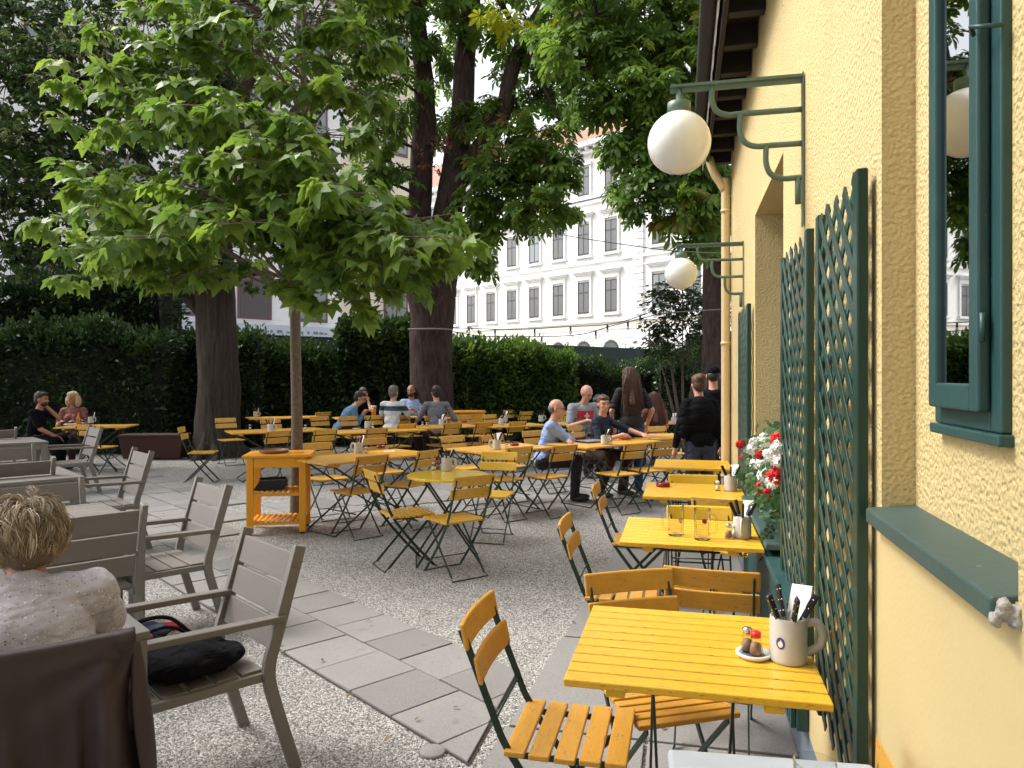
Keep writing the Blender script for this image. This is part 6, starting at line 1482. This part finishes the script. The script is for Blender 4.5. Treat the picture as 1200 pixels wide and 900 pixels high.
# woman in the foreground
def blouse():
    m, n, pb, N, L = newmat('speckled lilac blouse'); v = objvec(n)
    vo = noise(n, 105, typ='vor', vec=v); sep = N.new('ShaderNodeSeparateColor'); L.new(vo.outputs['Color'], sep.inputs[0])
    dots = N.new('ShaderNodeMath'); dots.operation = 'LESS_THAN'; L.new(vo.outputs['Distance'], dots.inputs[0]); dots.inputs[1].default_value = .34
    on = N.new('ShaderNodeMath'); on.operation = 'GREATER_THAN'; L.new(sep.outputs[0], on.inputs[0]); on.inputs[1].default_value = .25
    mm = N.new('ShaderNodeMath'); mm.operation = 'MULTIPLY'; L.new(dots.outputs[0], mm.inputs[0]); L.new(on.outputs[0], mm.inputs[1])
    c = mix_col(n, sep.outputs[1], (.66, .63, .64), (.17, .14, .17)); lowf = noise(n, 6, 4, vec=v); base = mix_col(n, lowf.outputs[0], (.38, .35, .395), (.46, .43, .47))
    L.new(mix_col(n, mm.outputs[0], base, c), pb.inputs['Base Color']); pb.inputs['Roughness'].default_value = .8; pb.inputs['Specular IOR Level'].default_value = .25
    mp = N.new('ShaderNodeMapping'); mp.inputs['Scale'].default_value = (3, 2.4, 6); mp.inputs['Rotation'].default_value = (R(18), 0, 0); L.new(v, mp.inputs[0])
    f = N.new('ShaderNodeTexNoise'); f.inputs['Scale'].default_value = 2.2; f.inputs['Detail'].default_value = 2; f.inputs['Distortion'].default_value = .9; L.new(mp.outputs[0], f.inputs['Vector'])
    b1 = bump(n, pb, f.outputs[0], .6, .035); b2 = N.new('ShaderNodeBump'); b2.inputs['Strength'].default_value = .5; b2.inputs['Distance'].default_value = .003; L.new(mm.outputs[0], b2.inputs['Height']); L.new(b1.outputs[0], b2.inputs['Normal']); L.new(b2.outputs[0], pb.inputs['Normal']); return m
def blouse_trim(t, Hp, N, up, ft, S, torso):
    sv = 1; c_ = N - up * .045 - ft * .012; n_ = 26; P = []
    for k in range(n_ + 1):
        a = 2 * PI * k / n_; P.append(c_ + ft * .108 * math.cos(a) + Vector((0, .118 * math.sin(a), 0)) - up * (.030 * math.cos(a + PI) * 1 + .012 * math.sin(a * 3)) + up * .0)
    mb = MB(); mb.tube(P, .0085, 7, flat=.6); mb.build('collar', BL, t)
BL = None
def tousled(t, hm, hr):
    rnd = random.Random(9); blob('hair', [('e', tuple(hm((-.020, 0, .035))), (.100, .090, .098), hr), ('e', tuple(hm((-.052, 0, -.01))), (.066, .080, .080), hr)], simple('dark blond roots', (.12, .08, .05), .6, .4, 60), .009, t, 3, .01, .02)
    m, n, pb, N, L = newmat('streaked blond locks'); at = N.new('ShaderNodeAttribute'); at.attribute_name = 'tint'
    L.new(ramp(n, at.outputs['Fac'], [(0, (.10, .065, .04)), (.40, (.30, .215, .14)), (.75, (.52, .42, .30)), (1, (.70, .62, .50))]), pb.inputs['Base Color']); pb.inputs['Roughness'].default_value = .42; pb.inputs['Specular IOR Level'].default_value = .5
    mb = MB(); T = []
    Cc = Vector((-.020, 0, .030)); Rr = Vector((.096, .088, .094))
    for ci in range(330):
        while True:
            d = Vector((rnd.gauss(0, 1), rnd.gauss(0, 1), rnd.gauss(.15, 1))).normalized()
            if d.z > -.62 and (d.x < .55 or d.z > .35): break
        whorl = Vector((-.35, .15, .92)); fl = d - whorl * .9; fl = fl - d * fl.dot(d)
        if fl.length < .15: fl = Vector((rnd.gauss(0, 1), rnd.gauss(0, 1), 0)) - d * 0
        fl = fl.normalized(); tw_ = rnd.gauss(0, .9); fl = (Matrix.Rotation(tw_ * (.9 if d.z > .2 else .45), 3, d) @ fl)
        Ln = rnd.uniform(.055, .105) * (1.0 if d.z > -.1 else .62); curl = rnd.gauss(0, .5); lift = rnd.uniform(.25, .95); ct = rnd.gauss(.50 + .16 * d.z, .20)
        # path of the clump: rises off the scalp, then bends back down towards it
        path = []; q = Cc + Vector((Rr.x * d.x, Rr.y * d.y, Rr.z * d.z)); v = (fl + d * lift).normalized(); sd_ = d.cross(fl)
        for k in range(8):
            path.append(q.copy()); q = q + v * Ln / 7; rel = q - Cc; nd = Vector((rel.x / Rr.x, rel.y / Rr.y, rel.z / Rr.z)); ln_ = nd.length; nd.normalize()
            dn = Vector((0, 0, -1)) - nd * (-nd.z)
            v = (v * .72 + dn * .20 + sd_ * curl * .20 - nd * (.22 if ln_ > 1.14 else -.06)).normalized()
        for k2 in range(22):
            o1 = Vector((rnd.gauss(0, 1), rnd.gauss(0, 1), rnd.gauss(0, 1))) * .0062; o2 = Vector((rnd.gauss(0, 1), rnd.gauss(0, 1), rnd.gauss(0, 1))) * .0045
            e_ = rnd.uniform(.8, 1.0); P = [hm(path[k] + o1 * (1 - k / 7) + o2 * math.sin(k * .45) + o2 * (k / 7) * .8) for k in range(8)]
            r = rnd.uniform(.0006, .0015); f0 = len(mb.f); mb.tube(P, [r * .8, r, r, r, r * .9, r * .75, r * .5, r * .15], 3, cap=False)
            T += [min(1, max(0, ct + rnd.gauss(0, .13)))] * (len(mb.f) - f0)
    o = mb.build('hair_locks', m, t); a = o.data.attributes.new('tint', 'FLOAT', 'FACE'); a.data.foreach_set('value', np.array(T, dtype=np.float32))
BL = blouse()
person((-1.33, 2.04, 0), 124, 'woman with tousled blond hair in a speckled lilac blouse, back to the camera', lean=20, yaw=4, pitch=12, hands={-1: (.42, .0, .765), 1: (.38, .20, .79)}, poles={-1: (.1, -1, -.45), 1: (.2, 1, .1)}, shirt=BL, sleeve=.48, trousers='slate_cloth', hair='hair_blond', female=True, vox=.0075, hairfn=tousled, folds=.020, skin='skin_tan', sc_=.98, drop=.030, slv=1.25, loose=.026, extra=blouse_trim)

# ------------------------------------------------------------------ protos that were never placed are removed
for d_ in (protos, tp, arm, gt):
    for k, o in d_.items():
        if k not in used and not o.get('label'):
            def kill(q):
                for c_ in list(q.children): kill(c_)
                bpy.data.objects.remove(q)
            kill(o)
